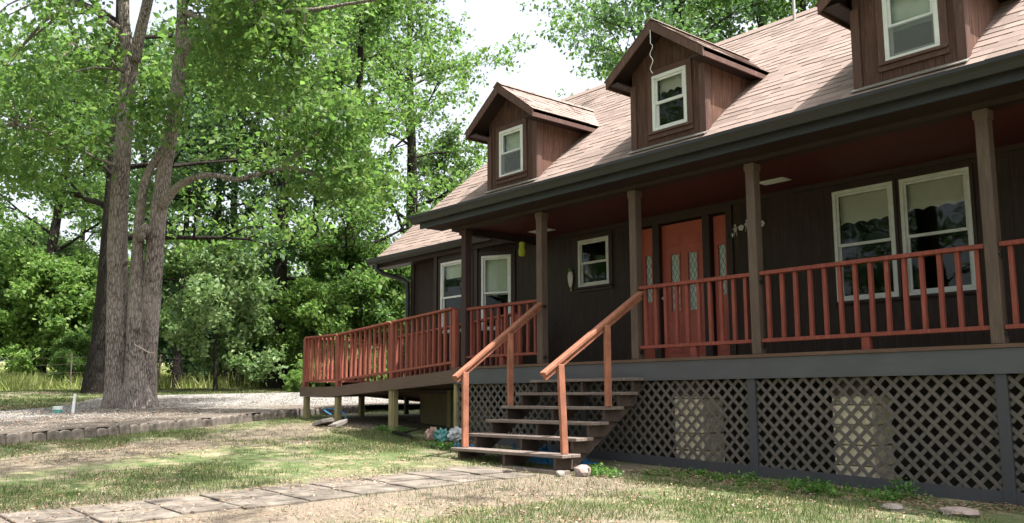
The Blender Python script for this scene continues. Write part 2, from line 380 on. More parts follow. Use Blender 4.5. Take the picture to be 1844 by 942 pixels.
def wall_with_holes(mb, x0, x1, z0, z1, y, holes, th=.14, d=(1, 0), o=(0, 0)):
    """vertical wall; local s along direction d from origin o; holes (s0,s1,z0,z1)"""
    dx, dy = d
    def P(s, z, t): return (o[0]+dx*s - dy*t, o[1]+dy*s + dx*t, z)
    ss = sorted({x0, x1, *[h[0] for h in holes], *[h[1] for h in holes]}); zz = sorted({z0, z1, *[h[2] for h in holes], *[h[3] for h in holes]})
    for i in range(len(ss)-1):
        for j in range(len(zz)-1):
            cs, cz = (ss[i]+ss[i+1])/2, (zz[j]+zz[j+1])/2
            if any(h[0] < cs < h[1] and h[2] < cz < h[3] for h in holes): continue
            mb.poly([P(ss[i], zz[j], 0), P(ss[i+1], zz[j], 0), P(ss[i+1], zz[j+1], 0), P(ss[i], zz[j+1], 0)])
            mb.poly([P(ss[i], zz[j+1], th), P(ss[i+1], zz[j+1], th), P(ss[i+1], zz[j], th), P(ss[i], zz[j], th)])
    for h in holes:
        a, b, c, e = h
        mb.poly([P(a, c, 0), P(a, e, 0), P(a, e, th), P(a, c, th)]); mb.poly([P(b, c, 0), P(b, c, th), P(b, e, th), P(b, e, 0)])
        mb.poly([P(a, e, 0), P(b, e, 0), P(b, e, th), P(a, e, th)]); mb.poly([P(a, c, 0), P(a, c, th), P(b, c, th), P(b, c, 0)])

def window(a, b, z0, z1, o=(0, 0), d=(1, 0), parent=None, trim='trim_dark', blind=None, blind_z=None, scallop=False, mid=.5, fw_=.045, tw=.09, screen=False, label=None, vinyl='white', sill=True):
    """double-hung window; its outside face looks along (dy,-dx); parts hang under a trim mesh called window"""
    dx, dy = d
    def P(s, t, z): return Vector((o[0]+dx*s - dy*t, o[1]+dy*s + dx*t, z))
    def bx(mb, s0, s1, t0, t1, q0, q1):
        mb.prism([P(s0, t0, q0), P(s1, t0, q0), P(s1, t1, q0), P(s0, t1, q0)], (0, 0, q1-q0))
    t = MB()
    bx(t, a-tw, b+tw, -.024, -.002, z1, z1+tw); bx(t, a-tw, a, -.022, -.002, z0, z1); bx(t, b, b+tw, -.022, -.002, z0, z1)
    bx(t, a-tw, b+tw, -.024, -.002, z0-tw, z0-.02); 
    root = H(t, 'window', M[trim], parent, bevel=.003)
    if label: root['label'] = label
    if sill: s_ = MB(); bx(s_, a-tw*.9, b+tw*.9, -.05, -.001, z0-.019, z0+.012); H(s_, 'sill', M[trim], root, bevel=.003)
    f = MB(); y0, y1 = -.03, .05
    bx(f, a, b, y0, y1, z1-fw_, z1-.001); bx(f, a, b, y0, y1, z0+.013, z0+fw_); bx(f, a+.001, a+fw_, y0, y1, z0+fw_, z1-fw_); bx(f, b-fw_, b-.001, y0, y1, z0+fw_, z1-fw_)
    H(f, 'frame', M[vinyl], root, bevel=.003)
    zm = z0+(z1-z0)*mid; g = .028; A_, B_ = a+fw_, b-fw_
    for nm, q0, q1, yy in (('upper_sash', zm-.012, z1-fw_, -.012), ('lower_sash', z0+fw_, zm+.02, .012)):
        sfm = MB(); bx(sfm, A_+.001, B_-.001, yy, yy+.022, q1-g, q1-.001); bx(sfm, A_+.001, B_-.001, yy, yy+.022, q0+.001, q0+g+.008); bx(sfm, A_+.001, A_+g, yy, yy+.022, q0+g+.008, q1-g); bx(sfm, B_-g, B_-.001, yy, yy+.022, q0+g+.008, q1-g)
        so = H(sfm, nm, M[vinyl], root)
        if parent is None or parent is house: gp = root
        gm = MB(); gm.poly([P(A_+g, yy+.011, q0+g), P(B_-g, yy+.011, q0+g), P(B_-g, yy+.011, q1-g), P(A_+g, yy+.011, q1-g)])
        H(gm, 'pane', M['glass'], root)
    if screen:
        sm = MB(); sm.poly([P(A_, -.02, z0+fw_), P(B_, -.02, z0+fw_), P(B_, -.02, zm), P(A_, -.02, zm)]); H(sm, 'insect_screen', M['screen_mesh'], root)
    if blind:
        bm_ = MB(); bz = blind_z if blind_z is not None else z0; K = 24; pts_t = []; 
        for i in range(K+1):
            s = A_+(B_-A_)*i/K; zz = bz + (.03*abs(math.sin(i/K*math.pi*4)) if scallop else 0); pts_t.append((s, zz))
        n0 = len(bm_.v)
        for (s, zz) in pts_t:
            for q in np.linspace(0, 1, 7):
                bm_.v.append(tuple(P(s, .075+.008*math.sin(q*14+s*9), zz+(z1-.02-zz)*q)))
        for i in range(K):
            for j in range(6): q = n0+i*7+j; bm_.f.append((q, q+7, q+8, q+1))
        H(bm_, 'blind', M[blind], root, smooth=True)
    return root
def screen_mat():
    n = N('insect_mesh'); d = n.new('ShaderNodeBsdfDiffuse'); d.inputs[0].default_value = (.16,.175,.175,1); t = n.new('ShaderNodeBsdfTransparent')
    mx = n.new('ShaderNodeMixShader'); mx.inputs[0].default_value = .6; n.put(mx.inputs[1], t.outputs[0]); n.put(mx.inputs[2], d.outputs[0]); n.put(n.out.inputs[0], mx.outputs[0]); return n.m
M['screen_mesh'] = screen_mat()

# porch wall with its openings
BW = [(-5.67, -4.89, .685, 2.085), (-4.81, -4.01, .685, 2.085)]; SW = (-10.19, -9.51, 1.29, 2.07)
DO = (-8.92, -7.28, .02, 2.10)
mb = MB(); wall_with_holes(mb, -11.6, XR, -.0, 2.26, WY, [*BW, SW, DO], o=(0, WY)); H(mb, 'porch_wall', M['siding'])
window(*BW[0], o=(0, WY), blind='blind', blind_z=1.66, scallop=True, tw=.036, vinyl='white_dirty', label='left of the two big porch windows, cream valance inside')
window(*BW[1], o=(0, WY), blind='blind', blind_z=1.70, scallop=True, tw=.036, vinyl='white_dirty', label='right of the two big porch windows, cream valance inside')
window(*SW, o=(0, WY), tw=.07, vinyl='white_dirty', label='small porch window left of the front door')
# door set in a recessed frame
mb = MB(); mb.box(-9.02, -8.92, WY-.03, WY+.0, 0, 2.2); mb.box(-7.28, -7.18, WY-.03, WY+.0, 0, 2.2); mb.box(-9.02, -7.18, WY-.032, WY+.0, 2.1, 2.22); H(mb, 'door_casing', M['trim_dark'])
mb = MB(); mb.box(-8.62, -8.50, WY-.01, WY+.10, .02, 2.10); mb.box(-7.70, -7.58, WY-.01, WY+.10, .02, 2.10); mb.box(-8.92, -7.28, WY+.09, WY+.13, .0, .02); H(mb, 'door_jamb', M['trim_dark'])
def panel_door(x0, x1, z0, z1, y, mat, name, glass, panels, parent=None):
    ss = sorted({x0, x1, *[p[i] for p in glass for i in (0, 1)]}); m_ = MB()
    wall_with_holes(m_, x0, x1, z0, z1, y, glass, th=.045, o=(0, y))
    for (a, b, c, d) in panels:   # raised panels
        m_.prism([(a, y-.001, c), (b, y-.001, c), (b, y-.001, d), (a, y-.001, d)], (0, -.006, 0)); m_.prism([(a+.03, y-.0072, c+.03), (b-.03, y-.0072, c+.03), (b-.03, y-.0072, d-.03), (a+.03, y-.0072, d-.03)], (0, -.008, 0))
    o = H(m_, name, mat, parent, bevel=.004)
    for (a, b, c, d) in glass:
        g = MB(); g.poly([(a, y+.02, c), (b, y+.02, c), (b, y+.02, d), (a, y+.02, d)]); H(g, 'glass', M['door_glass'], o)
        fr = MB()
        for q in ((a-.02, a, c-.02, d+.02), (b, b+.02, c-.02, d+.02), (a, b, c-.02, c), (a, b, d, d+.02)): fr.box(q[0], q[1], y-.012, y-.001, q[2], q[3])
        H(fr, 'glass_frame', mat, o)
    return o
dy_ = WY+.07; dx0, dx1 = -8.50, -7.70
door = panel_door(dx0, dx1, .03, 2.08, dy_, M['door'], 'front_door', [(-8.34, -8.18, .78, 1.62), (-8.02, -7.86, .78, 1.62)], [(-8.40, -8.14, 1.74, 1.93), (-8.06, -7.80, 1.74, 1.93), (-8.40, -8.14, .16, .62), (-8.06, -7.80, .16, .62)])
k = MB(); k.lathe((0, 0, 0), [(.012, 0), (.014, .03), (.028, .045), (.03, .065), (.018, .08)], 12)
k.v = [(-8.45+x, dy_-.002-z, .98+y) for (x, y, z) in k.v]; H(k, 'door_knob', M['steel'], door, smooth=True)
for (a, b) in ((-8.90, -8.63), (-7.56, -7.29)):
    c_ = (a+b)/2
    panel_door(a, b, .03, 2.08, dy_, M['door'], 'sidelight', [(c_-.06, c_+.06, .95, 1.66)], [(a+.05, b-.05, .16, .78)])
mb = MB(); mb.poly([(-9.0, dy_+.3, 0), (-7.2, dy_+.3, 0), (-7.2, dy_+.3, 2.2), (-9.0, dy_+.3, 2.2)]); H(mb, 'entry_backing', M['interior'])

# wing walls with the angled bay
WX0 = -15.0
mb = MB(); mb.box(WX0, -14.14, WY, WY+.14, -.25, 2.36); H(mb, 'wing_wall', M['siding']); mb = MB(); mb.box(-11.75, -11.601, WY, WY+.1, -.25, 2.36)
H(mb, 'wing_wall', M['siding'])
b0, b1, b2, b3 = (-14.14, WY), (-13.72, 1.50), (-12.48, 1.50), (-11.75, WY+.05)
def seg(a, b): 
    v = Vector((b[0]-a[0], b[1]-a[1])); L = v.length; return L, (v.x/L, v.y/L)
for (p, q, hole, bl, lab) in ((b0, b1, None, None, None), (b1, b2, (.17, 1.07, .70, 2.06), 'blind_pale', 'front window of the angled bay'), (b2, b3, (.10, .68, .70, 2.06), 'blind_pale', 'side window of the angled bay, green blind drawn')):
    L, d = seg(p, q); mb = MB(); wall_with_holes(mb, 0, L, -.25, 2.30, 0, [hole] if hole else [], o=p, d=d, th=.1); H(mb, 'bay_wall', M['siding'])
    if hole: window(*hole, o=p, d=d, tw=.08, blind=bl, blind_z=(1.35 if 'side' in lab else 1.75), label=lab)
mb = MB()
for p in (b1, b2): mb.box(p[0]-.05, p[0]+.05, p[1]-.03, p[1]+.05, -.25, 2.30)
mb.box(-14.2, -14.1, WY-.03, WY-.001, -.25, 2.36); mb.box(WX0-.02, WX0+.09, WY-.025, WY-.001, -.25, 2.36)
H(mb, 'corner_trim', M['trim_dark'])
# remaining shell: side and back walls, floor, foundation
mb = MB()
mb.box(WX0, WX0+.12, WY+.14, 6.6, -.25, 2.36); mb.box(WX0, XR, 7.2, 7.32, -1.2, 2.4); mb.box(WX0, WX0+.12, 6.6, 7.2, -.25, 2.4)
mb.prism([(WX0+.001, 1.82, 2.361), (WX0+.001, 3.7, 4.0), (WX0+.001, 7.0, 2.361)], (.1, 0, 0))
H(mb, 'side_wall', M['siding_side'])
mb = MB(); mb.prism([(XL, -.1, 2.36), (XL, RY, RZ-.12), (XL, 7.2, 2.36)], (.1, 0, 0)); mb.prism([(XR-.1, -.1, 2.36), (XR-.1, RY, RZ-.12), (XR-.1, 7.2, 2.36)], (.1, 0, 0)); mb.box(XR-.1, XR, WY, 7.2, -1.3, 2.36)
H(mb, 'gable_wall', M['siding_side'])
mb = MB(); mb.box(XL-3.7, XR-.1, WY+.14, 7.2, -.2, -.02); mb.box(XL, XR-.1, WY+.2, 7.2, 2.27, 2.33); H(mb, 'floor', M['interior'])
mb = MB(); mb.box(WX0+.1, XR-.1, WY+.15, WY+.35, -1.7, -.2); H(mb, 'foundation', M['block'])
mb = MB(); mb.box(-14.0, -11.9, 1.36, 1.40, -1.16, -.40); H(mb, 'skirt_board', M['skirt_board'])

# ---- roofs -----------------------------------------------------
def shingles(mb, O, A, U, lim, L, seed, th=.007, ex=.125, tab=.30):
    """courses of laminated shingles on a plane: O origin at eave, A along, U up-slope; lim(s) -> (a0,a1)"""
    O = Vector(O); A = Vector(A).normalized(); U = Vector(U).normalized(); Nn = A.cross(U).normalized(); rs = random.Random(seed)
    if Nn.z < 0: Nn = -Nn
    s = 0.0; i = 0
    while s < L-.01:
        e = min(ex, L-s); a0, a1 = lim(s+e*.5)
        if a1-a0 > .03:
            a = a0
            while a < a1-.005:
                wv = rs.uniform(.12, .36); b = min(a+wv, a1); t = th*rs.choice([.55, 1.0, 1.35]); drop = rs.choice([0, 0, .018])
                p = [O+A*a+U*(s-drop), O+A*b+U*(s-drop), O+A*b+U*(s+e+.01), O+A*a+U*(s+e+.01)]
                n0 = len(mb.v); mb.v += [tuple(p[0]+Nn*t), tuple(p[1]+Nn*t), tuple(p[2]+Nn*.002), tuple(p[3]+Nn*.002), tuple(p[0]-Nn*.002), tuple(p[1]-Nn*.002)]
                mb.f += [(n0, n0+1, n0+2, n0+3), (n0+4, n0+5, n0+1, n0), (n0+4, n0, n0+3), (n0+5, n0+2, n0+1)]
                a = b
        s += e; i += 1
cs = 1/math.hypot(1, SL); Umain = Vector((0, cs, SL*cs)); Lmain = (RY-EY)/cs
RX0, RX1 = -11.45, 2.5
mb = MB(); th = .05
mb.prism([(RX0, EY, EZ-.01), (RX0, RY, RZ-.01), (RX0, RY, RZ-.08), (RX0, EY+.04, EZ-.08)], (RX1-RX0, 0, 0))
mb.prism([(RX0, RY+.002, RZ-.01), (RX0, 7.6, 2.35), (RX0, 7.6, 2.28), (RX0, RY+.002, RZ-.08)], (RX1-RX0, 0, 0))
roof = H(mb, 'main_roof', M['trim_dark'])
mb = MB(); shingles(mb, (RX0-.02, EY-.03, EZ-.026), (1,0,0), Umain, lambda s: (0, RX1-RX0+.02), Lmain+.02, 1); H(mb, 'shingles', M['shingle'], roof)
mb = MB(); mb.prism([(RX0-.02, RY-.12, RZ-.085+.0), (RX0-.02, RY, RZ+.028), (RX0-.02, RY+.14, RZ-.05), (RX0-.02, RY, RZ-.0)], (RX1-RX0, 0, 0)); H(mb, 'ridge_cap', M['shingle'], roof)
mb = MB(); sh2 = Vector((0, -math.cos(.468), math.sin(.468)))
mb.prism([(RX0, RY+.05, RZ), (RX0, 7.65, 2.37), (RX0, 7.65, 2.352), (RX0, RY+.05, RZ-.02)], (RX1-RX0, 0, 0)); H(mb, 'rear_shingles', M['shingle'], roof)
mb = MB(); mb.bar((RX0-.012, EY, EZ-.09), (RX0-.012, RY, RZ-.09), .024, .13, upv=(0, -SL, 1)); H(mb, 'rake_board', M['dormer_trim'], roof)
# wing roof
GY, GZ, GX0, GX1 = 1.44, 2.365, -15.93, -11.2; WRY = 3.72; WRZ = GZ+SL*(WRY-GY); Lw = (WRY-GY)/cs
mb = MB(); mb.prism([(GX0, GY, GZ-.01), (GX0, WRY, WRZ-.01), (GX0, WRY, WRZ-.08), (GX0, GY+.04, GZ-.08)], (GX1-GX0, 0, 0)); mb.prism([(GX0, WRY+.002, WRZ-.01), (GX0, 7.4, 2.3), (GX0, 7.4, 2.23), (GX0, WRY+.002, WRZ-.08)], (GX1-GX0, 0, 0))
wroof = H(mb, 'wing_roof', M['trim_dark'])
mb = MB(); shingles(mb, (GX0-.02, GY-.03, GZ-.026), (1,0,0), Umain, lambda s: (0, GX1-GX0+.02), Lw, 2); mb.prism([(GX0, WRY, WRZ+.01), (GX0, 7.45, 2.32), (GX0, 7.45, 2.30), (GX0, WRY, WRZ-.01)], (GX1-GX0, 0, 0)); H(mb, 'shingles', M['shingle'], wroof)
mb = MB(); mb.bar((GX0-.012, GY, GZ-.08), (GX0-.012, WRY, WRZ-.08), .024, .12, upv=(0, -SL, 1)); H(mb, 'rake_board', M['trim_dark'], wroof)
mb = MB(); mb.box(GX0+.01, -11.5, GY+.02, WY-.001, GZ-.14, GZ-.115); mb.box(GX0, -11.5, GY+.0, GY+.02, GZ-.17, GZ-.012); mb.box(-14.3,-11.6,1.44,WY,2.301,2.33); H(mb, 'wing_soffit', M['trim_dark'])

def gutter(x0, x1, y, z, name, parent=None):
    """K-style gutter: y,z = roof edge; profile swept along x"""
    pr = [(0, 0), (-.012, .0), (-.015, -.02), (-.105, -.028), (-.112, .0), (-.125, .0), (-.128, -.03), (-.098, -.065), (-.075, -.125), (0, -.125)]
    pr = [(0, -.125), (0, -.02), (-.006, -.02), (-.006, -.118), (-.078, -.118), (-.10, -.06), (-.122, -.032), (-.118, .0), (-.132, .0), (-.136, -.036), (-.106, -.068), (-.085, -.125)]
    m_ = MB(); m_.prism([(x0, y+a, z+b) for a, b in pr], (x1-x0, 0, 0)); 
    for xx in (x0, x1-.004): m_.prism([(xx, y, z-.125), (xx, y, z-.01), (xx, y-.12, z-.001), (xx, y-.134, z-.036), (xx, y-.106, z-.068), (xx, y-.085, z-.124)], (.004, 0, 0))
    return H(m_, name, M['gutter'], parent)
gutter(-11.68, RX1, EY-.02, EZ+.03, 'gutter')
gutter(GX0-.02, -11.3, GY-.03, GZ+.03, 'wing_gutter')
mb = MB(); mb.box(RX0-.1, RX1, EY-.02, EY+.005, 2.20, EZ-.02); H(mb, 'eave_fascia', M['gutter'])
mb = MB(); mb.box(RX0-.02, RX1, EY+.005, -.03, 2.205, 2.222); H(mb, 'eave_soffit', M['trim_dark'])
# porch ceiling, front beam and end beam
mb = MB(); mb.box(XL, XR, .12, WY-.001, 2.235, 2.26); H(mb, 'porch_ceiling', M['ceiling'])
mb = MB(); mb.box(XL, XR, -.03, .12, 2.155, 2.262); H(mb, 'porch_beam', M['trim_dark'])
mb = MB(); mb.box(XL, XL+.12, .12, WY-.002, 2.12, 2.234); H(mb, 'end_beam', M['trim_dark'])
mb = MB(); mb.box(XL+.1, XR, WY-.03, WY-.002, 2.17, 2.234); H(mb, 'frieze_board', M['trim_dark'])
# downspout
mb = MB(); mb.tube([(-15.62, GY-.08, 2.27), (-15.62, GY-.08, 2.15), (-15.5, GY-.02, 2.07), (-15.15, 1.70, 1.93), (-15.06, 1.74, 1.86), (-15.05, 1.75, 1.6), (-15.05, 1.75, -.8)], [.05]*7, 8); H(mb, 'downspout', M['gutter'])
r_ = np.random.default_rng(44); mb = MB()
for _ in range(420):
    x = r_.choice([r_.uniform(-11.4, -9.2), r_.uniform(-5.2, -4.2), r_.uniform(-7.9, -7.2), r_.uniform(-11, -2)]); yy = EY-.02+abs(r_.normal(0, .035)); z_ = EZ+SL*(yy-EY)+.012; a_ = r_.uniform(0, 6.28); q_ = r_.uniform(.008, .022)
    mb.poly([(x+q_*math.cos(a_), yy+q_*math.sin(a_)*.6, z_+q_*.5), (x-q_*.5*math.sin(a_), yy+q_*.4, z_+.016), (x-q_*math.cos(a_), yy-q_*math.sin(a_)*.6, z_+.002), (x+q_*.5*math.sin(a_), yy-q_*.4, z_)])
e_ = H(mb, 'leaf_debris', M['litter']); e_['kind'] = 'stuff'
# vent pipe
mb = MB(); mb.tube([(-6.42, 2.38, 4.70), (-6.42, 2.38, 5.15)], [.022, .022], 10); mb.tube([(-6.42, 2.38, 5.15), (-6.42, 2.38, 5.6)], [.016, .016], 8); H(mb, 'vent_pipe', M['steel'])

# ---- dormers ---------------------------------------------------
def dormer(c, half, win, blind, bz, lab, wmid=.5, corner=None, scr=False, sc=False):
    FY = -.13; x0, x1 = c-half, c+half; zb = EZ+SL*(FY-EY); ze = 3.53; za = 4.09; fy = -.40; eh = .76
    back = lambda z: (z-EZ)/SL+EY
    b_ = MB()
    # face: pentagon with a window hole, as four strips
    wa, wb, w0, w1 = win; fz = lambda x: ze-.02+(za-ze)*(1-abs(x-c)/eh)-.05
    zl = fz(x0)
    wall_with_holes(b_, x0, x1, zb-.05, zl, 0, [(wa, wb, w0, w1)], o=(0, FY), th=.08)
    b_.prism([(x0, FY, zl), (x1, FY, zl), (x1, FY, fz(x1)), (c, FY, fz(c)), (x0, FY, fz(x0)+.0001)], (0, .08, 0))
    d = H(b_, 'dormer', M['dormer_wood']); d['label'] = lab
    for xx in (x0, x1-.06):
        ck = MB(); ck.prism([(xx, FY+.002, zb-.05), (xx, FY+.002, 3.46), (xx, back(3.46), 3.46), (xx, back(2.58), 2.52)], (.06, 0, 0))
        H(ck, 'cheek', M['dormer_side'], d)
    for xx, s in ((x0, -1), (x1, 1)):
        lo, hi = (xx-.018, xx+.07) if s < 0 else (xx-.07, xx+.018)
        cm = MB(); cm.box(lo, hi, FY-.02, FY-.001, zb-.04, 3.44); lo, hi = (xx-.02, xx-.001) if s < 0 else (xx+.001, xx+.02)
        cm.box(lo, hi, FY-.001, FY+.08, zb-.0, 3.44)
        H(cm, 'corner_board', M['dormer_trim'], d)
    # roof slabs + shingles + fascias
    r_ = MB(); 
    for s in (-1, 1):
        e = c+s*eh
        r_.prism([(c, fy, za-.012), (e, fy, ze-.012), (e, back(ze)+.05, ze-.012), (c, back(za)+.05, za-.012)], (0, 0, -.05))
    rr_ = H(r_, 'dormer_roof', M['trim_dark'], d)
    sh = MB(); rl = math.hypot(eh, za-ze)
    for s in (-1, 1):
        U = Vector((-s*eh, 0, za-ze)).normalized(); e = c+s*(eh+.012)
        y_e, y_a = back(ze), back(za)
        shingles(sh, (e, fy-.015, ze-.018), (0, 1, 0), U, lambda q: (0, (y_e+(y_a-y_e)*q/rl)-fy+.03), rl+.005, 5+s)
    H(sh, 'dormer_shingles', M['shingle'], d)
    cp = MB(); cp.prism([(c-.1, fy-.02, za-.052), (c, fy-.02, za+.022), (c+.1, fy-.02, za-.052), (c, fy-.02, za-.0)], (0, back(za)-fy+.05, 0)); H(cp, 'ridge_cap', M['shingle'], d)
    fs = MB()
    sv = Vector((eh, 0, -(za-ze))).normalized()
    for s in (-1, 1):
        a_ = (c, fy-.012, za-.018); e_ = (c+s*eh, fy-.012, ze-.018)
        fs.prism([a_, e_, (e_[0], e_[1], e_[2]-.115), (c, fy-.012, za-.145)], (0, .022, 0))
        fs.prism([(c+s*eh, fy+.011, ze-.02), (c+s*eh, back(ze)-.0, ze-.02), (c+s*eh, back(ze-.11), ze-.125), (c+s*eh, fy+.011, ze-.125)], (-s*.022, 0, 0))
    H(fs, 'fascia_board', M['dormer_trim'], d, bevel=.003)
    so = MB()
    for s in (-1, 1):
        xa, xb = sorted((c+s*half, c+s*(eh-.023))); so = MB(); so.box(xa, xb, fy+.012, back(3.46)+.02, 3.435, 3.455); H(so, 'dormer_soffit', M['trim_dark'], d)
    fl = MB(); fl.bar((x0-.03, FY-.04, zb-.01), (x1+.03, FY-.04, zb-.01), .09, .012, upv=(0, -.5, .86)); H(fl, 'flashing', M['steel'], d)
    wn = window(wa, wb, w0, w1, o=(0, FY), parent=d, trim='dormer_trim', blind=blind, blind_z=bz, mid=wmid, tw=.075, screen=scr, vinyl='white', scallop=sc)
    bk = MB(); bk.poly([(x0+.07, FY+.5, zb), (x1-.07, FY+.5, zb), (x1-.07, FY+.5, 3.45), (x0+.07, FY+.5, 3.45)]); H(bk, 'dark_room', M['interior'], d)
    return d
dormer(-9.595, .535, (-9.865, -9.335, 2.745, 3.46), 'blind_pale', 3.12, 'leftmost of the three dormers, nearest the roof end', scr=True)
D2 = dormer(-6.69, .56, (-6.91, -6.38, 2.76, 3.485), 'blind', 3.26, 'middle dormer with squiggly wire hanging from its peak', scr=False, sc=True)
dormer(-3.735, .535, (-3.945, -3.415, 2.785, 3.49), 'blind_pale', 3.11, 'rightmost dormer, cut by the top edge of the photo', scr=True)
mb = MB(); mb.tube([(-6.69+.0, -.42, 3.95), (-6.69, -.42, 3.78)]+[(-6.69+.022*math.sin(i*1.1)+.01, -.42, 3.78-.032*i) for i in range(1, 13)], [.005]*14, 5); H(mb, 'hanging_wire', M['white_dirty'], D2)

# ---- porch deck, posts, rails -----------------------------------
mb = MB(); yb = 0
y = -.045; i = 0
while y < WY-.02: mb.box(XL+.05, XR, y, min(y+.137, WY-.001), -.035+.0*(i % 2), 0); y += .142; i += 1
H(mb, 'porch_floor', M['deck_edge'])
mb = MB(); mb.box(-11.12, XR, -.03, .01, -.262, -.036); H(mb, 'deck_fascia', M['fascia'], bevel=.003)
mb = MB(); mb.box(-11.12, XR, -.038, -.031, -.262, -.245); H(mb, 'fascia_bead', M['fascia'])
mb = MB()
for xx in np.arange(-11, XR, .4): mb.box(xx, xx+.04, .02, WY+.1, -.24, -.04)
H(mb, 'floor_joists', M['stringer'])
PXS = [-10.93, -9.18, -7.42, -5.66, -3.17, -.7, 1.6]
for i, px in enumerate(PXS):
    mb = MB(); h = .057; mb.box(px-h, px+h, 0, .125, .0, 2.155)
    mb.box(px-.068, px+.068, -.010, .135, 2.06, 2.154)
    o = H(mb, 'porch_post', M['post_dark'] if i == 0 else M['post'], bevel=.008)
    if i == 0: o['label'] = 'darker corner post at the ramp end'
    if 0 < i < 7:
        for z in (.12, .83):
            k = MB(); k.box(px+.063, px+.078, .03, .07, z-.05, z-.01); k.lathe((px+.07, .02, z-.03), [(.004, 0), (.012, .004), (.012, .016), (.004, .02)], 8)
            H(k, 'rail_bracket', M['black'], o)
def railing(p0, p1, n, mat, parent, name='railing', post_mid=False, top=.914, bot=.13, yo=.0, bz=.04, cap=(.09, .042)):
    p0, p1 = Vector(p0), Vector(p1); d = p1-p0
    t = MB(); t.bar(p0+Vector((0, 0, top-cap[1]/2)), p1+Vector((0, 0, top-cap[1]/2)), cap[0], cap[1]); root = H(t, name, mat, parent, bevel=.004)
    b = MB(); b.bar(p0+Vector((0, 0, bot+.02)), p1+Vector((0, 0, bot+.02)), .085, .04); H(b, 'bottom_rail', mat, root, bevel=.003)
    for i in range(n):
        q = p0+d*((i+.5+.0)/n)+Vector((random.uniform(-.006, .006), 0, 0)); b = MB(); lean = random.uniform(-.005, .005)
        b.bar(q+Vector((0, 0, bot+.041)), q+Vector((lean, 0, top-cap[1]-.001)), bz, bz, upv=(0, 1, 0)); H(b, 'baluster', mat, root)
    if post_mid:
        q = p0+d*.5; b = MB(); b.bar(q+Vector((0, .0, .001)), q+Vector((0, 0, bot-.001)), .085, .06, upv=(0, 1, 0)); H(b, 'support_block', mat, root)
    return root
for i, n in ((0, 10), (2, 10), (3, 14), (4, 14), (5, 13)):
    a, b = PXS[i]+.063, PXS[i+1]-.063; yy = .065
    railing((a, yy, 0), (b, yy, 0), n, M['rail'], house, post_mid=True)
# lattice skirt
def lattice(x0, x1, parent=None):
    y = .012; zt = -.264; zb0, zb1 = zg(x0, 0)+.12, zg(x1, 0)+.12
    m_ = MB(); wv = .036; sp = .148
    def clip(a, b):
        # clip 2-D segment to the panel (x0..x1, zbot(x)..zt)
        t0, t1 = 0., 1.; (ax, az), (bx_, bz_) = a, b
        cons = [(lambda p: p[0]-x0), (lambda p: x1-p[0]), (lambda p: zt-p[1]), (lambda p: p[1]-(zb0+(zb1-zb0)*(p[0]-x0)/(x1-x0))+.02)]
        for c_ in cons:
            fa, fb = c_(a), c_(b)
            if fa < 0 and fb < 0: return None
            if fa < 0: t0 = max(t0, fa/(fa-fb))
            elif fb < 0: t1 = min(t1, fa/(fa-fb))
        if t1-t0 < .02: return None
        L = lambda t: (ax+(bx_-ax)*t, az+(bz_-az)*t); return L(t0), L(t1)
    Hh = 1.6
    for s, yy in ((1, y), (-1, y+.0075)):
        c = x0-Hh-.2
        while c < x1+Hh+.2:
            cl = clip((c, zt), (c+s*Hh, zt-Hh))
            if cl: (a, b), (d, e) = cl; m_.bar((a, yy, b), (d, yy, e), .007, wv, upv=(0, 0, 1)) if 0 else m_.bar((a, yy, b), (d, yy, e), wv, .007, upv=(0, 1, 0))
            c += sp
    return H(m_, 'lattice_panel', M['lattice'], parent)
LX = [-11.12, -8.31, -5.73, -3.16, -.6, 2.1]
for i in range(5):
    a, b = LX[i]+(.0 if i == 0 else .05), LX[i+1]-.05
    lattice(a, b)
    mb = MB(); mb.prism([(a, -.012, zg(a, 0)-.02), (b, -.012, zg(b, 0)-.02), (b, -.012, zg(b, 0)+.115), (a, -.012, zg(a, 0)+.115)], (0, .02, 0)); H(mb, 'skirt_rail', M['skirt'])
for x in LX[1:5]:
    mb = MB(); mb.box(x-.05, x+.05, -.022, .03, zg(x, 0)-.1, -.263); H(mb, 'skirt_post', M['skirt'], bevel=.003)
mb = MB(); mb.box(-11.13, -11.06, -.02, .05, zg(-11.1, 0)-.1, -.263); H(mb, 'skirt_post', M['treated'])
for x in (-6.67, -4.62, -2.4, -.2):
    mb = MB(); zb = zg(x, .9)-.2; z = zb
    while z < -.47:
        z1 = min(z+.195, -.45); mb.box(x-.21, x+.21, .07, .48, z, z1-.006); z += .2
    H(mb, 'pier', M['cream'], bevel=.01)
    mb = MB(); mb.box(x-.2, x+.2, .08, .47, -.45, -.25); H(mb, 'pier_cap', M['stringer'])
# ceiling light panels
for (a, b, y0, y1, lab) in ((-6.33, -5.95, 1.15, 1.34, 'pale rectangular ceiling vent right of the front door'), (-10.75, -10.3, 1.2, 1.4, 'pale ceiling vent behind the yellow hanging ornament')):
    mb = MB(); mb.box(a, b, y0, y1, 2.226, 2.234)
    for k_ in range(5): mb.box(a+.03, b-.03, y0+.02+k_*.035, y0+.035+k_*.035, 2.22, 2.2255)
    o = H(mb, 'ceiling_vent', M['white_dirty']); o['label'] = lab
mb = MB(); mb.box(-10.13, -10.07, WY-.018, WY-.001, .29, .40); mb.box(-10.12, -10.08, WY-.03, WY-.0185, .30, .34); mb.box(-10.12, -10.08, WY-.03, WY-.0185, .35, .39); H(mb, 'outlet_cover', M['steel'], bevel=.003)

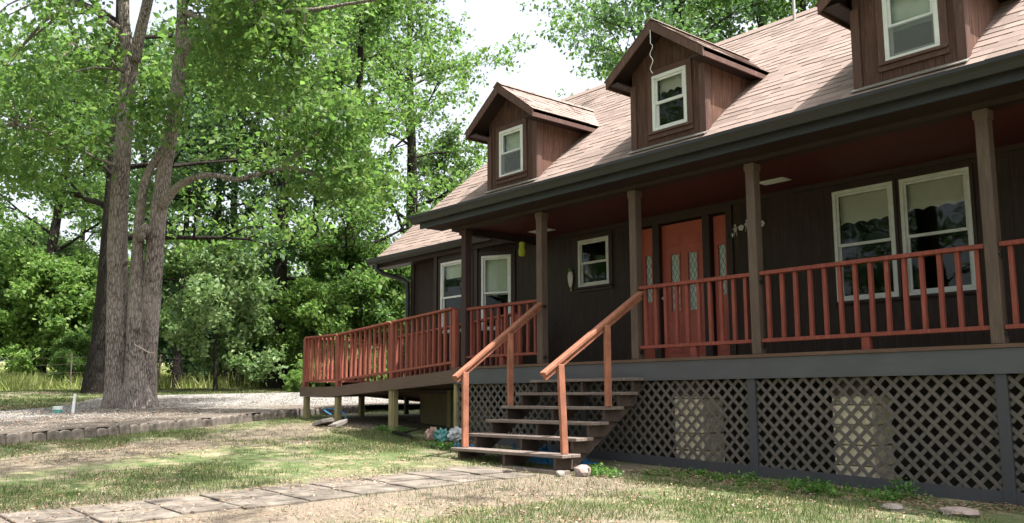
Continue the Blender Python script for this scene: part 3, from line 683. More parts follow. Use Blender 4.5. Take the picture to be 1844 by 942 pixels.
# ------------------------------------------------------------------ STAIRS
st = empty('wooden_staircase', (-8.2, -.8, -1.28), 'weathered open wooden steps with two faded red handrails leading up to the porch', 'stairs')
T = [(-1.50, -1.09), (-1.23, -.918), (-.965, -.745), (-.70, -.572), (-.44, -.398), (-.175, -.225)]
for i, (y, z) in enumerate(T):
    mb = MB(); e = .03*(i == 0); r = .012*random.random()
    mb.box(-9.19-e-r, -7.24+e*2+r-.0, y, y+.145, z-.038, z); mb.box(-9.19-e, -7.24+e*2, y+.15, min(y+.29, -.035), z-.038, z)
    H(mb, 'tread', M['tread'], st, bevel=.005)
mb0 = [( -1.47, -1.28)]
for x in (-9.12, -8.24, -7.36):
    pts = [(x, -1.46, -1.262)]
    for (y, z) in T: pts += [(x, y+.035, z-.171), (x, y+.035, z-.0395)]
    pts += [(x, -.035, -.265), (x, -.035, -.60), (x, -1.02, -1.262)]
    # remove duplicates in z order: build as separate blocks plus a sloped stringer
    mb = MB()
    for i, (y, z) in enumerate(T):
        y2 = y+.30 if i < 5 else -.04
        mb.box(x, x+.04, y+.035, y2, max(z-.175, -1.262), z-.0395)
    mb.prism([(x-.0405, -1.30, -1.262), (x-.0405, -.04, -.40), (x-.0405, -.04, -.52), (x-.0405, -1.12, -1.262)], (.04, 0, 0))
    H(mb, 'stringer', M['stringer'], st)
mb = MB(); mb.box(-9.15, -7.2, -1.52, -1.36, zg(-8, -1.5)-.03, -1.263); H(mb, 'base_plank', M['tread'], st, bevel=.005)
for x, sgn, a, b, f, g in ((-9.15, 0, (.0, .845), (-1.50, -.205), (-1.36, -1.088), (-.60, -.571)), (-7.29, 1, (-.01, .83), (-1.68, -.205), (-1.40, -1.088), (-.68, -.571))):
    mb = MB(); A_ = Vector((x, a[0], a[1])); B_ = Vector((x+.0, b[0], b[1])); mb.bar(A_, B_, .09, .04)
    hr = H(mb, 'handrail', M['stair_rail'], st, bevel=.004)
    sl_ = (a[1]-b[1])/(a[0]-b[0])
    mb = MB(); dv = Vector((0, 0, -.055)); mb.bar(A_+dv, B_+dv*.98+Vector((0, .02, .014)), .035, .07); H(mb, 'rail_brace', M['stair_rail'], hr, bevel=.003)
    for (y, z), ln in ((f, -.05 if sgn else .0), (g, 0)):
        zt = a[1]+sl_*(y+ln-a[0])-.03
        mb = MB(); mb.bar((x+.045, y, z), (x+.045, y+ln, zt), .09, .042, upv=(1, 0, 0)); H(mb, 'rail_post', M['stair_rail'], hr, bevel=.004)

# ------------------------------------------------------------------ RAMP
rp = empty('wheelchair_ramp', (-13.6, .7, -1.0), 'long red railed wooden access ramp descending from the left end of the porch', 'ramp')
XA, XB, XC = -11.0, -14.78, -16.1; ZA, ZB = -.03, -.26; YI = 1.32
mb = MB(); n_ = 27
for i in range(n_):
    x0 = XA+(XB-XA)*i/n_; x1 = XA+(XB-XA)*(i+.96)/n_; z0 = ZA+(ZB-ZA)*i/n_; z1 = ZA+(ZB-ZA)*(i+.96)/n_
    mb.prism([(x0, 0, z0), (x0, YI, z0), (x1, YI, z1), (x1, 0, z1)], (0, 0, -.034))
i = 0; y = 0
while y < YI: mb.box(XC, XB-.01, y, min(y+.137, YI), ZB-.034, ZB); y += .142
H(mb, 'ramp_deck', M['deck_edge'], rp)
def rampflight2(y): return ZB-(y-YI)*.085
mb = MB()
for i in range(24):
    y0 = YI+.01+i*.2; mb.prism([(XC, y0, rampflight2(y0)), (XB, y0, rampflight2(y0)), (XB, y0+.192, rampflight2(y0+.192)), (XC, y0+.192, rampflight2(y0+.192))], (0, 0, -.034))
H(mb, 'lower_ramp_deck', M['deck_edge'], rp)
for (a, b, za, zb, y) in ((XA, XB, ZA, ZB, -.02), (XB, XC, ZB, ZB, -.02), (XA, XB, ZA, ZB, YI+.02)):
    mb = MB(); mb.prism([(a, y, za-.0), (b, y, zb-.0), (b, y, zb-.185), (a, y, za-.205)], (0, -.03 if y < 0 else .03, 0)); H(mb, 'skirt_board', M['ramp_skirt'], rp)
mb = MB(); mb.box(XC-.03, XC, -.05, YI, ZB-.185, ZB); mb.prism([(XC-.03, YI, ZB), (XC-.03, YI+4.8, rampflight2(YI+4.8)), (XC-.03, YI+4.8, rampflight2(YI+4.8)-.18), (XC-.03, YI, ZB-.18)], (.03, 0, 0)); mb.prism([(XB, YI+.05, ZB), (XB, YI+4.8, rampflight2(YI+4.8)), (XB, YI+4.8, rampflight2(YI+4.8)-.18), (XB, YI+.05, ZB-.18)], (.03, 0, 0)); H(mb, 'skirt_board', M['ramp_skirt'], rp)
mb = MB()
for y in (.35, .7, 1.0): mb.prism([(XA, y, ZA-.036), (XB, y, ZB-.036), (XB, y, ZB-.18), (XA, y, ZA-.18)], (0, .04, 0))
for x in (-12.93, -14.8): mb.box(x-.02, x+.02, 0, YI, -.45 if x < -14 else -.34, -.28 if x < -14 else -.2)
H(mb, 'joists', M['stringer'], rp)
def zd(x): return ZA+(ZB-ZA)*(XA-x)/(XA-XB) if x > XB else ZB
RW = [-11.16, -12.93, -14.76, -16.06]
for y in (-.0, YI):
    for i in range(3):
        if y > 1 and i == 2: continue
        a, b = RW[i], RW[i+1]; n_ = 11 if i < 2 else 8
        railing((a-.03, y+.03, zd(a)), (b+.03, y+.03, zd(b)), n_, M['ramp_rail'], rp, name='ramp_railing', top=.985, bot=.10, cap=(.13, .035))
    for x in RW:
        if y > 1 and x < -15: continue
        mb = MB(); mb.box(x-.045, x+.045, y-.015, y+.075, zd(x)+.001, zd(x)+.949); H(mb, 'railing_post', M['ramp_rail'], rp, bevel=.004)
for x in (XC+.03, XB-.03):   # lower flight rails run back, away from the porch front
    railing((x, (YI if x > -15.5 else .03), ZB), (x, YI+.02 if x < -15.5 else YI+.021, ZB), 8, M['ramp_rail'], rp, name='ramp_railing', top=.985, bot=.10, cap=(.09, .035)) if x < -15.5 else None
    railing((x, YI+.06, rampflight2(YI)), (x, YI+2.4, rampflight2(YI+2.4)), 14, M['ramp_rail'], rp, name='ramp_railing', top=.93, bot=.10, cap=(.09, .035))
    railing((x, YI+2.4, rampflight2(YI+2.4)), (x, YI+4.7, rampflight2(YI+4.7)), 14, M['ramp_rail'], rp, name='ramp_railing', top=.93, bot=.10, cap=(.09, .035))
    for yy in (YI, YI+2.4, YI+4.7):
        mb = MB(); mb.box(x-.045, x+.045, yy-.045, yy+.045, rampflight2(yy), rampflight2(yy)+.92); H(mb, 'railing_post', M['ramp_rail'], rp, bevel=.004)
for x, y in ((-12.93, .03), (-14.76, .03), (-15.98, .03), (-14.76, YI-.05), (-15.98, YI-.05), (-12.93, YI-.05), (-14.76, YI+2.4), (-15.98, YI+2.4)):
    zt = (zd(x) if y < 2 else rampflight2(y))-.19; mb = MB(); mb.box(x-.05, x+.05, y-.05, y+.05, zg(x, y)-.15, zt); H(mb, 'leg_post', M['treated'], rp, bevel=.006)
mb = MB(); mb.box(-12.93+.051, -12.93+.09, .0, .09, zg(-12.9, 0)-.1, -.22); H(mb, 'leg_brace', M['treated'], rp)

# ------------------------------------------------------------------ small things at the house
oe = empty('hanging_ornament', (-10.67, 1.0, 1.85), 'small yellow-green gourd-shaped ornament hanging under the porch ceiling between the left posts', 'ornament')
mb = MB(); mb.lathe((-10.67, 1.0, 1.80), [(.01, -.005), (.045, 0), (.055, .03), (.06, .08), (.05, .13), (.043, .16), (.05, .19), (.05, .225), (.02, .235)], 18); H(mb, 'gourd_body', island_mat('yellow_green_glaze', [(0, (.38,.42,.05)), (1, (.38,.42,.05))], .35), oe, smooth=True)
mb = MB(); mb.tube([(-10.67, 1.0, 2.035), (-10.67, 1.0, 2.235)], [.004, .004], 6); H(mb, 'cord', M['black'], oe)
wo_ = empty('wall_ornament', (-10.36, 1.8, 1.45), 'small grey and green bird ornament on the dark wall left of the small porch window', 'ornament')
mb = MB(); mb.lathe((0, 0, 0), [(.01, -.16), (.03, -.14), (.05, -.06), (.06, .02), (.045, .09), (.02, .11)], 12); mb.v = [(-10.36+x, WY-.035+y*.5, 1.48+z) for x, y, z in mb.v]; H(mb, 'bird_body', M['white_dirty'], wo_, smooth=True)
mb = MB(); mb.lathe((0, 0, 0), [(.01, .0), (.035, .015), (.04, .045), (.025, .07), (.005, .075)], 12); mb.v = [(-10.36+x, WY-.04+y*.6, 1.572+z) for x, y, z in mb.v]; H(mb, 'bird_head', M['weed'], wo_, smooth=True)
mb = MB(); mb.prism([(-10.38, WY-.03, 1.33), (-10.34, WY-.03, 1.33), (-10.345, WY-.03, 1.26), (-10.375, WY-.03, 1.26)], (0, .015, 0)); H(mb, 'bird_tail', M['treated'], wo_)
fo = empty('flower_wall_ornament', (-7.0, 1.8, 1.79), 'row of small white flowers and grey figures on the wall right of the door', 'ornament')
for x, z in ((-7.20, 1.75), (-7.03, 1.83), (-6.70, 1.84), (-6.86, 1.86)):
    mb = MB()
    for k_ in range(5):
        t = k_*2*math.pi/5; q = [(x+.022*math.cos(t)+.02*math.cos(a), WY-.03, z+.022*math.sin(t)+.02*math.sin(a)) for a in np.linspace(0, 2*math.pi, 9)[:-1]]; mb.prism(q, (0, .01+.001*k_, 0))
    f_ = H(mb, 'flower', M['white'], fo)
    mb = MB(); mb.prism([(x+.01*math.cos(a), WY-.033, z+.01*math.sin(a)) for a in np.linspace(0, 2*math.pi, 9)[:-1]], (0, .002, 0)); H(mb, 'flower_centre', M['steel'], f_)
for x, z in ((-7.13, 1.80), (-6.94, 1.84)):
    mb = MB(); mb.prism([(x+.02*math.cos(a), WY-.02, z+.075+.022*math.sin(a)) for a in np.linspace(0, 2*math.pi, 9)[:-1]], (0, .008, 0))
    mb.prism([(x-.022, WY-.02, z-.01), (x+.022, WY-.02, z-.01), (x+.03, WY-.02, z+.05), (x-.03, WY-.02, z+.05)], (0, .009, 0))
    for s in (-1, 1): mb.bar((x+s*.012, WY-.016, z-.01), (x+s*.025, WY-.016, z-.07), .012, .008, upv=(0, 1, 0)); mb.bar((x+s*.025, WY-.016, z+.04), (x+s*.06, WY-.016, z+.03+s*.02), .01, .008, upv=(0, 1, 0))
    H(mb, 'figure', M['steel'], fo)

def blob(name, c, r, m, label, cat, seed, sq=(1,1,1), jag=.25, parent=None, n=2, group=None):
    import bmesh
    bm = bmesh.new(); bmesh.ops.create_icosphere(bm, subdivisions=n, radius=1); rs = random.Random(seed)
    for v in bm.verts:
        k_ = 1+rs.uniform(-jag, jag); v.co = Vector((v.co.x*r*sq[0]*k_, v.co.y*r*sq[1]*k_, v.co.z*r*sq[2]*k_))
    me = bpy.data.meshes.new(name); bm.to_mesh(me); bm.free(); me.materials.append(m); o = bpy.data.objects.new(name, me); col.objects.link(o); o.location = c
    if parent is not None: o.parent = parent; o.matrix_parent_inverse = Matrix.Translation(-parent.location)
    if label: tag(o, label, cat, group)
    return o
blob('rock', (-7.02, -1.35, zg(-7, -1.35)+.045), .095, M['rock'], 'pinkish pale rock lying on the ground at the right foot of the steps', 'rock', 1, (1.1,1,.85), .1)
blob('rock', (-7.16, -1.55, zg(-7, -1.5)+.025), .055, M['concrete'], 'small grey stone just left of the pinkish rock by the steps', 'rock', 2, (1,1,.8), .12)
be = empty('trash_heap', (-10.75, -.45, -1.2), 'crumpled heap of white, teal and pink plastic on the ground left of the steps', 'rubbish')
zz = zg(-10.8, -.5)
blob('white_plastic', (-10.55, -.38, zz+.12), .12, M['bagwhite'], None, None, 3, (1,1,.85), .35, be, 3)
blob('teal_plastic', (-10.83, -.45, zz+.10), .11, M['bagteal'], None, None, 4, (1,1,.9), .35, be, 3)
blob('pink_plastic', (-11.02, -.5, zz+.11), .095, M['bagpink'], None, None, 5, (.9,1,1.1), .3, be, 3)
def crumple(name, x0, x1, y0, y1, amp, m, label, cat, seed):
    rs = np.random.default_rng(seed); nx = ny = 26; X, Y = np.meshgrid(np.linspace(x0, x1, nx), np.linspace(y0, y1, ny)); h = rs.normal(0, 1, X.shape)
    for _ in range(1): h = (h+np.roll(h, 1, 0)+np.roll(h, 1, 1)+np.roll(h, -1, 0))/4
    edge = np.minimum(np.minimum(np.linspace(0, 1, nx)[None, :], 1-np.linspace(0, 1, nx)[None, :])*6, 1)*np.minimum(np.minimum(np.linspace(0, 1, ny)[:, None], 1-np.linspace(0, 1, ny)[:, None])*6, 1)
    Z = gz(X, Y)+.01+np.abs(h)*amp*edge; X = X+rs.normal(0, .012, X.shape); Y = Y+rs.normal(0, .012, X.shape)
    V = np.stack([X, Y, Z], -1).reshape(-1, 3); F = [(j*nx+i, j*nx+i+1, (j+1)*nx+i+1, (j+1)*nx+i) for j in range(ny-1) for i in range(nx-1)]
    o = arr_mesh(name, V, F, m); so = o.modifiers.new('solid', 'SOLIDIFY'); so.thickness = .004; return tag(o, label, cat)
blob('rock', (-3.25, -.82, zg(-3.2, -.8)+.02), .13, M['rock'], 'flat pale rock at the lower right corner in front of the lattice', 'rock', 12, (1.3,1,.35), .12)
blob('rock', (-3.75, -.95, zg(-3.7, -.9)+.01), .08, M['concrete'], 'small grey stone left of the flat pale rock at the lower right corner', 'rock', 13, (1.2,1,.5), .12)
mb = MB(); mb.tube([(-12.3, -.35, zg(-12.3, -.3)+.03), (-11.9, -.5, zg(-11.9, -.5)+.05), (-11.5, -.55, zg(-11.5, -.5)+.03), (-11.15, -.75, zg(-11.1, -.7)+.02)], [.03, .035, .028, .015], 8, wob=.15); mb.tube([(-11.9, -.5, zg(-11.9, -.5)+.05), (-11.7, -.35, zg(-11.9, -.5)+.10), (-11.55, -.32, zg(-11.9, -.5)+.14)], [.018, .012, .006], 6)
tag(mb.build('fallen_branch', M['bark_dark'], smooth=True), 'dark fallen branch on the ground between the ramp post and the plastic heap', 'branch')
crumple('tarp', -9.0, -7.7, -.95, -.35, .16, M['blue'], 'crumpled blue tarp lying under the wooden steps', 'tarp', 5)
crumple('plastic_sheet', -10.35, -9.55, -.75, -.45, .05, M['blue'], 'flat strip of blue plastic on the ground left of the bottom step', 'plastic sheet', 6)
for k_, (x, y, r_, rot, lab) in enumerate(((-14.25, -.55, .27, .3, 'larger tilted piece of broken concrete in front of the ramp posts'), (-13.9, -.45, .22, 1.1, 'smaller piece of broken concrete right of the larger one by the ramp'))):
    mb = MB(); rs = random.Random(k_+9); z = zg(x, y)
    pts = [Vector((x+r_*rs.uniform(.8, 1.15)*math.cos(a+rot), y+r_*.7*rs.uniform(.8, 1.1)*math.sin(a+rot), z+.02+.25*r_*math.cos(a))) for a in np.linspace(0, 2*math.pi, 7)[:-1]]
    mb.prism(pts, (0, 0, .07)); tag(mb.build('broken_slab', M['concrete'], bevel=.008), lab, 'concrete piece', 'broken concrete pieces by the ramp')
mb = MB(); hp = [(-14.6+.28*math.cos(a), -.12+.16*math.sin(a), zg(-14.6, 0)+.04+.22*max(0, math.sin(a*.5))) for a in np.linspace(0, 5.2, 26)]; mb.tube(hp, [.014]*26, 6); tag(mb.build('garden_hose', M['blue'], smooth=True), 'loop of blue hose around the foot of a ramp post', 'hose')
mb = MB(); hp = [(-14.2+t*2.6, 1.55-.25*t, -.80+.25*math.sin(t*3.0)+.12*t) for t in np.linspace(0, 1, 16)]; mb.tube(hp, [.05]*16, 10); tag(mb.build('drain_pipe', M['black'], smooth=True), 'black flexible pipe sagging in the shade under the ramp', 'pipe')
ce = empty('bucket', (-19.35, -3.62, zg(-19.35, -3.62)+.1), 'small teal bucket with a white rim on the gravel left of the big oak', 'bucket')
cz = zg(-19.35, -3.62)+.03; mb = MB(); mb.lathe((-19.35, -3.62, cz), [(.075, 0), (.085, .01), (.088, .11), (.08, .112)], 20); H(mb, 'bucket_body', M['teal'], ce, smooth=False)
mb = MB(); mb.lathe((-19.35, -3.62, cz+.112), [(.09, 0), (.092, .06), (.07, .065)], 20); H(mb, 'bucket_rim', M['white'], ce)
sx, sy = -18.95, -3.45; sz = zg(sx, sy); mb = MB(); mb.tube([(sx, sy, sz), (sx-.02, sy+.03, sz+.46)], [.032, .026], 10); tag(mb.build('stake', M['white']), 'short white plastic stake standing in the gravel right of the teal bucket', 'stake')
def wander(name, pts, r, m, label, cat): mb = MB(); mb.tube(pts, [r]*len(pts), 6); return tag(mb.build(name, m, smooth=True), label, cat)
# edging stones
rs = random.Random(21); P_ = EDGE; acc = 0; first = None; ns = 0
tot = [(P_[i], P_[i+1]) for i in range(len(P_)-2)]
pts = []
for a, b in tot:
    L = math.hypot(b[0]-a[0], b[1]-a[1]); n_ = max(1, round(L/.19))
    for i in range(n_): t = i/n_; pts.append((a[0]+(b[0]-a[0])*t, a[1]+(b[1]-a[1])*t, math.atan2(b[1]-a[1], b[0]-a[0])))
protos = []
for k_ in range(4):
    mb = MB(); w_ = .096; h = .20+.006*k_; q = []
    q = [(-w_, -.035, -.05), (w_, -.035, -.05), (w_, -.035, h-.05)]+[(w_*math.cos(a), -.035, h-.05+.05*math.sin(a)) for a in np.linspace(.5, math.pi-.5, 5)]+[(-w_, -.035, h-.05)]
    mb.prism(q, (0, .07, 0)); o = mb.build('edging_stone', M['edging'], bevel=.01); protos.append(o)
for i, (x, y, a) in enumerate(pts):
    o = protos[i] if i < 4 else protos[rs.randrange(4)].copy()
    if i >= 4: col.objects.link(o)
    o.location = (x+rs.uniform(-.02, .02), y, zg(x, y)-.06+rs.uniform(-.014, .01)); o.rotation_euler = (rs.uniform(-.12, .12), rs.uniform(-.06, .06), a+rs.uniform(-.1, .1)); o.scale = (rs.uniform(.94, 1.04), 1, 1)
    tag(o, 'weathered upright edging stone in the curved row that holds back the gravel', 'edging stone', 'edging stones along the gravel')

# wire fence by the meadow
fe = empty('wire_fence', (-34.5, -1, -.15), 'rusty wire fence on thin posts between the lawn and the meadow', 'fence')
fx = -34.2; fys = list(np.arange(-12, 34, 3.1))
for y in fys:
    mb = MB(); z = zg(fx, y); mb.tube([(fx, y, z-.1), (fx+random.uniform(-.03, .03), y, z+1.28)], [.03, .025], 7); H(mb, 'fence_post', M['rust'], fe)
mb = MB()
for h in (.3, .6, .9, 1.15):
    for i in range(len(fys)-1): mb.tube([(fx, fys[i], zg(fx, fys[i])+h), (fx, (fys[i]+fys[i+1])/2, zg(fx, fys[i])+h-.03), (fx, fys[i+1], zg(fx, fys[i+1])+h)], [.0035]*3, 4)
H(mb, 'wire', M['rust'], fe)

# ------------------------------------------------------------------ TREES
def leaves_arr(C, rad, n, size, seed, flat=.55, asp=.62, ups=.35):
    """C (k,3) cluster centres, rad (k,), n leaves in all -> V,F of folded kites"""
    r = np.random.default_rng(seed); C = np.asarray(C, float); rad = np.asarray(rad, float)
    p = rad**2.2; idx = r.choice(len(C), n, p=p/p.sum())
    d = r.normal(0, 1, (n, 3)); d /= np.linalg.norm(d, axis=1)[:, None]; d *= (r.random(n)**.45)[:, None]
    pos = C[idx]+d*rad[idx][:, None]*np.array([1, 1, flat])
    # sprigs: leaves gather in small fans
    k = 6; sp = pos[(np.arange(n)//k)*k]; pos = sp+r.normal(0, 1, (n, 3))*size*.75
    nn = r.normal(0, 1, (n, 3)); nn /= np.linalg.norm(nn, axis=1)[:, None]; nn = nn*(1-ups)+np.array([0, 0, ups])+r.normal(0, .3, (n, 3)); nn /= np.linalg.norm(nn, axis=1)[:, None]
    a = np.cross(nn, r.normal(0, 1, (n, 3))); a /= np.linalg.norm(a, axis=1)[:, None]; b = np.cross(nn, a)
    s = size*(.4+1.15*r.random(n)**1.3)[:, None]
    V = np.stack([pos-a*s*.5, pos+b*s*asp*.5-a*s*.02+nn*s*.12, pos+a*s*.55, pos-b*s*asp*.5+nn*s*.12], 1).reshape(-1, 3)
    F = np.arange(4*n).reshape(n, 4); return V, F
def skeleton(seed, Ht, r0, cb, Rr, nl, lean=(0, 0), prof='oak', fork=None, cr=1.0):
    rs = random.Random(seed); tubes = []; C = []; Rd = []
    n = 12; tr = []; rad = []; ph = rs.uniform(0, 6)
    for i in range(n+1):
        t = i/n; tr.append(Vector((lean[0]*t+.18*math.sin(t*5+ph)*t, lean[1]*t+.18*math.cos(t*4+ph)*t, Ht*.93*t))); rad.append(r0*(1-.86*t)**.9*(1.0+.5*math.exp(-t*Ht/.5)))
    tubes.append((tr, rad, 14))
    for k_ in range(nl):
        t = cb+(1-cb)*(k_+rs.random()*.7)/nl; i = t*n; i0 = min(int(i), n-1); base = tr[i0].lerp(tr[i0+1], i-i0); rb = rad[i0]*.34
        az = k_*2.4+rs.uniform(-.5, .5); pr = {'oak': math.sin(math.pi*min(1, .30+.68*(t-cb)/(1-cb)))**.7, 'col': .9-.55*(t-cb)/(1-cb)}[prof]
        L = Rr*pr*rs.uniform(.7, 1.1); el = rs.uniform(.15, .6)+.55*(t-cb)/(1-cb); p = base.copy(); q = [p.copy()]; rr2 = [rb]; m = 6
        for j in range(1, m+1):
            az += rs.uniform(-.22, .22); el += rs.uniform(-.2, .16); p = p+Vector((math.cos(az)*math.cos(el), math.sin(az)*math.cos(el), math.sin(el)))*(L/m); q.append(p.copy()); rr2.append(rb*(1-j/m*.85))
        tubes.append((q, rr2, 7))
        for j in range(2, m+1):
            for _ in range(2):
                a2 = az+rs.uniform(-1.4, 1.4); e2 = rs.uniform(-.3, .7); l2 = L*rs.uniform(.18, .42); s_ = q[j]; e_ = s_+Vector((math.cos(a2)*math.cos(e2), math.sin(a2)*math.cos(e2), math.sin(e2)))*l2; md = s_.lerp(e_, .5)+Vector((0, 0, l2*.1))
                tubes.append(([s_, md, e_], [rr2[j]*.55+.006, rr2[j]*.35+.005, .006], 5))
                C.append(e_); Rd.append(rs.uniform(.45, .95)*Rr*.215*cr); 
                if rs.random() < .6: C.append(md); Rd.append(rs.uniform(.4, .7)*Rr*.2*cr)
    return tubes, [tuple(c) for c in C], Rd
def tree_mesh(name, seed, Ht, r0, cb, Rr, nl, nleaf, size, bark, leaf, **k):
    tubes, C, Rd = skeleton(seed, Ht, r0, cb, Rr, nl, **k); t = MB()
    for i, (q, rd, kk) in enumerate(tubes): t.tube(q, rd, kk, cap=False, wob=.12 if i == 0 else 0, seed=i)
    tm = t.build('trunk', bark, smooth=True); V, F = leaves_arr(C, Rd, nleaf, size, seed); cm = arr_mesh('crown', V, F, leaf)
    return tm, cm
protos_t = {}
def proto(key, *a, **k):
    tm, cm = tree_mesh(key, *a, **k); protos_t[key] = [tm, cm, False]
def put_tree(key, x, y, rot, sc, label, group=None, name='broadleaf_tree', cat='tree', leaf=None, szy=None):
    tm, cm, used = protos_t[key]
    e = empty(name, (x, y, zg(x, y)-.08), label, cat, group); e.rotation_euler = (0, 0, rot); e.scale = (sc, sc, szy or sc)
    for o in (tm, cm):
        c = o if not used else o.copy()
        if used: col.objects.link(c)
        c.parent = e
        if o is cm and leaf: c.material_slots[0].link = 'OBJECT'; c.material_slots[0].material = M[leaf]
    protos_t[key][2] = True
    return e
proto('A', 31, 18, .34, .24, 5.2, 20, 16000, .18, M['bark_dark'], M['leaf_oak'])
proto('B', 47, 17, .22, .32, 4.2, 16, 10500, .18, M['bark_dark'], M['leaf_dark'], prof='col')
proto('C', 58, 16, .30, .27, 5.4, 18, 14500, .185, M['bark_dark'], M['leaf_lime'], lean=(.8, .4))
proto('D', 61, 4.6, .06, .12, 2.1, 16, 15000, .15, M['bark_dark'], M['leaf_pale'])      # small understory tree
proto('E', 73, 3.2, .035, .04, 1.9, 18, 14000, .15, M['bark_dark'], M['leaf_dark'])     # bush
proto('F', 85, 14, .16, .30, 3.3, 20, 17000, .17, M['bark'], M['leaf_pale'], prof='col')
proto('T', 93, 16, .26, .55, 6.2, 22, 15000, .15, M['bark_dark'], M['leaf_oak'], lean=(1.2, 6.0), cr=.6)
proto('S', 91, 16, .3, .52, 8.5, 20, 17000, .16, M['bark_dark'], M['leaf_oak'], cr=.5)
def dirp(u, d):
    """ground position seen in photo column u at forward depth d"""
    p = pd(u, 700, d); return p.x, p.y
BGT = 'trees along the edge of the woods'
for (key, u, d, rot, sc, lab, leaf) in (
    ('A', 182, 28.5, 1.0, 1.25, 'big dark-trunked tree standing right behind the grey triple-trunked oak', None),
    ('C', 497, 35, 2.0, 1.1, 'thick forked dark tree left of the ramp corner, leaning limbs above', 'leaf_oak'),
    ('B', 413, 36, .3, 1.0, 'slim straight dark trunk behind the pale small tree, right one of a close pair', None),
    ('B', 380, 37, 2.3, .95, 'slim straight dark trunk behind the pale small tree, left one of a close pair', None),
    ('B', 318, 34, 4.1, .8, 'thin leaning dark tree just right of the big oak trunk', None),
    ('A', 628, 36, 3.3, 1.0, 'tall leafy tree rising behind the middle of the ramp railing', 'leaf_oak'),
    ('A', 735, 43, 1.1, 1.2, 'tall green tree whose crown meets the open sky left of the roof', 'leaf_oak'),
    ('F', 800, 46, 0.5, .98, 'pale sparse tree just above the left roof end against the sky', None),
    ('C', 60, 42, .8, 1.1, 'yellow-green tree at the far left beyond the fence', None),
    ('C', 270, 44, 3.9, 1.15, 'bright green tree seen between the stems of the big oak', 'leaf_dark'),
    ('B', 560, 42, 5.1, 1.15, 'tall dark green tree filling the gap between the forked tree and the ramp', None),
    ('A', 1255, 36, .2, 1.15, 'nearest green tree behind the house, rising above the middle dormer peak', 'leaf_dark'),
    ('A', 1390, 38, 2.6, 1.2, 'green tree behind the roof ridge right of the middle dormer peak', 'leaf_oak'),
    ('A', 1160, 44, 2.4, 1.3, 'green tree behind the house just right of the left dormer, its edge against the sky', 'leaf_oak'),
    ('C', 1330, 46, 1.4, 1.2, 'background tree behind the middle of the roof ridge, beyond the nearer ones', 'leaf_dark'),
    ('A', 1480, 37, 4.4, 1.2, 'green tree behind the roof ridge near the vent pipe', 'leaf_oak'),
    ('B', 130, 55, 2.9, 1.1, 'distant tree beyond the meadow left of the dark trunk', 'leaf_lime')):
    x, y = dirp(u, d); put_tree(key, x, y, rot, sc, lab, BGT, leaf=leaf)
for (x, y, rot, key, sc, lab) in ((2.8, -9.0, .5, 'S', .9, 'tall tree on the lawn right of the viewer, out of the picture'), (-9.0, -9.3, 0, 'T', 1.0, 'tall tree on the lawn left of the viewer, out of the picture'),
    (-24, -17, 1.0, 'A', 1.0, 'oak on the front lawn, nearest the drive, out of the picture'), (-31, -25, 3.0, 'C', 1.1, 'spreading tree on the far front lawn, out of the picture'), (-17, -24, 4.2, 'B', 1.1, 'column-like tree on the front lawn, out of the picture'), (-10, -28, 5.2, 'A', 1.1, 'oak straight out from the steps, out of the picture'), (-38,-14,2.,'A',1.,'oak far out across the drive, out of the picture'), (-28,-32,2.6,'A',1.2,'tall oak at the far corner of the front lawn, out of the picture'), (-20,-34,1.6,'C',1.2,'wide tree at the end of the front lawn, out of the picture')):
    put_tree(key, x, y, rot, sc, lab)
x, y = dirp(388, 31); put_tree('D', x, y, .7, 1.12, 'small pale-leaved tree in sun between the oak and the ramp', name='small_tree')
for (u, d, rot, sc, lab, leaf, key) in (
    (335, 37, 0, 1.2, 'dark bush at the woods edge just right of the big oak', None, 'E'), (455, 38, 2, 1.3, 'dark bush at the foot of the forked tree, left side', None, 'E'), (530, 37, 4, 1.2, 'green bush at the left end of the ramp', None, 'E'),
    (590, 36, 1, 1.4, 'bright green bush behind the left end of the ramp railing', 'leaf_oak', 'D'), (650, 35, 3, 1.25, 'leafy bush behind the middle of the ramp railing', 'leaf_oak', 'D'), (712, 34, 5, 1.2, 'green bush beside the corner of the house', 'leaf_oak', 'D'), (560, 33, 5.5, .9, 'light green bush in front of the woods at the ramp corner', 'leaf_lime', 'D'),
    (40, 50, 1, 1.9, 'rounded bright bush beyond the fence at the far left', 'leaf_pale', 'D'), (105, 47, 2, 1.6, 'rounded bright bush beyond the fence, right of the fence post', 'leaf_pale', 'D'), (150, 40, 0, 1.2, 'bush close to the dark trunk beyond the fence', 'leaf_oak', 'E'), (-20, 44, 4, 1.6, 'bush beyond the fence at the left photo edge', 'leaf_oak', 'D'),
    (15, 40, 2.2, 1.35, 'sunny yellow-green bush just beyond the fence at the left edge', 'leaf_lime', 'D'), (78, 39, 5.2, 1.25, 'sunny yellow-green bush just beyond the fence behind the sapling', 'leaf_lime', 'D'), (128, 41, 1.2, 1.3, 'sunny bush beyond the fence touching the dark trunk', 'leaf_lime', 'D'), (318, 40, .4, 1.3, 'sunny bush glimpsed right of the oak trunk at the woods edge', 'leaf_lime', 'D'), (438, 41, 3.4, 1.3, 'sunny bush glimpsed behind the pale small tree', 'leaf_oak', 'D'),
    (128, 33, 3, .45, 'small sapling in the grass in front of the fence', 'leaf_oak', 'D'), (530, 31, 3, .25, 'tiny yellow-green shrub by the gravel near the ramp corner', 'leaf_lime', 'E')):
    x, y = dirp(u, d); put_tree(key, x, y, rot, sc, lab, 'bushes along the woods edge', name='bush', cat='bush', leaf=leaf)

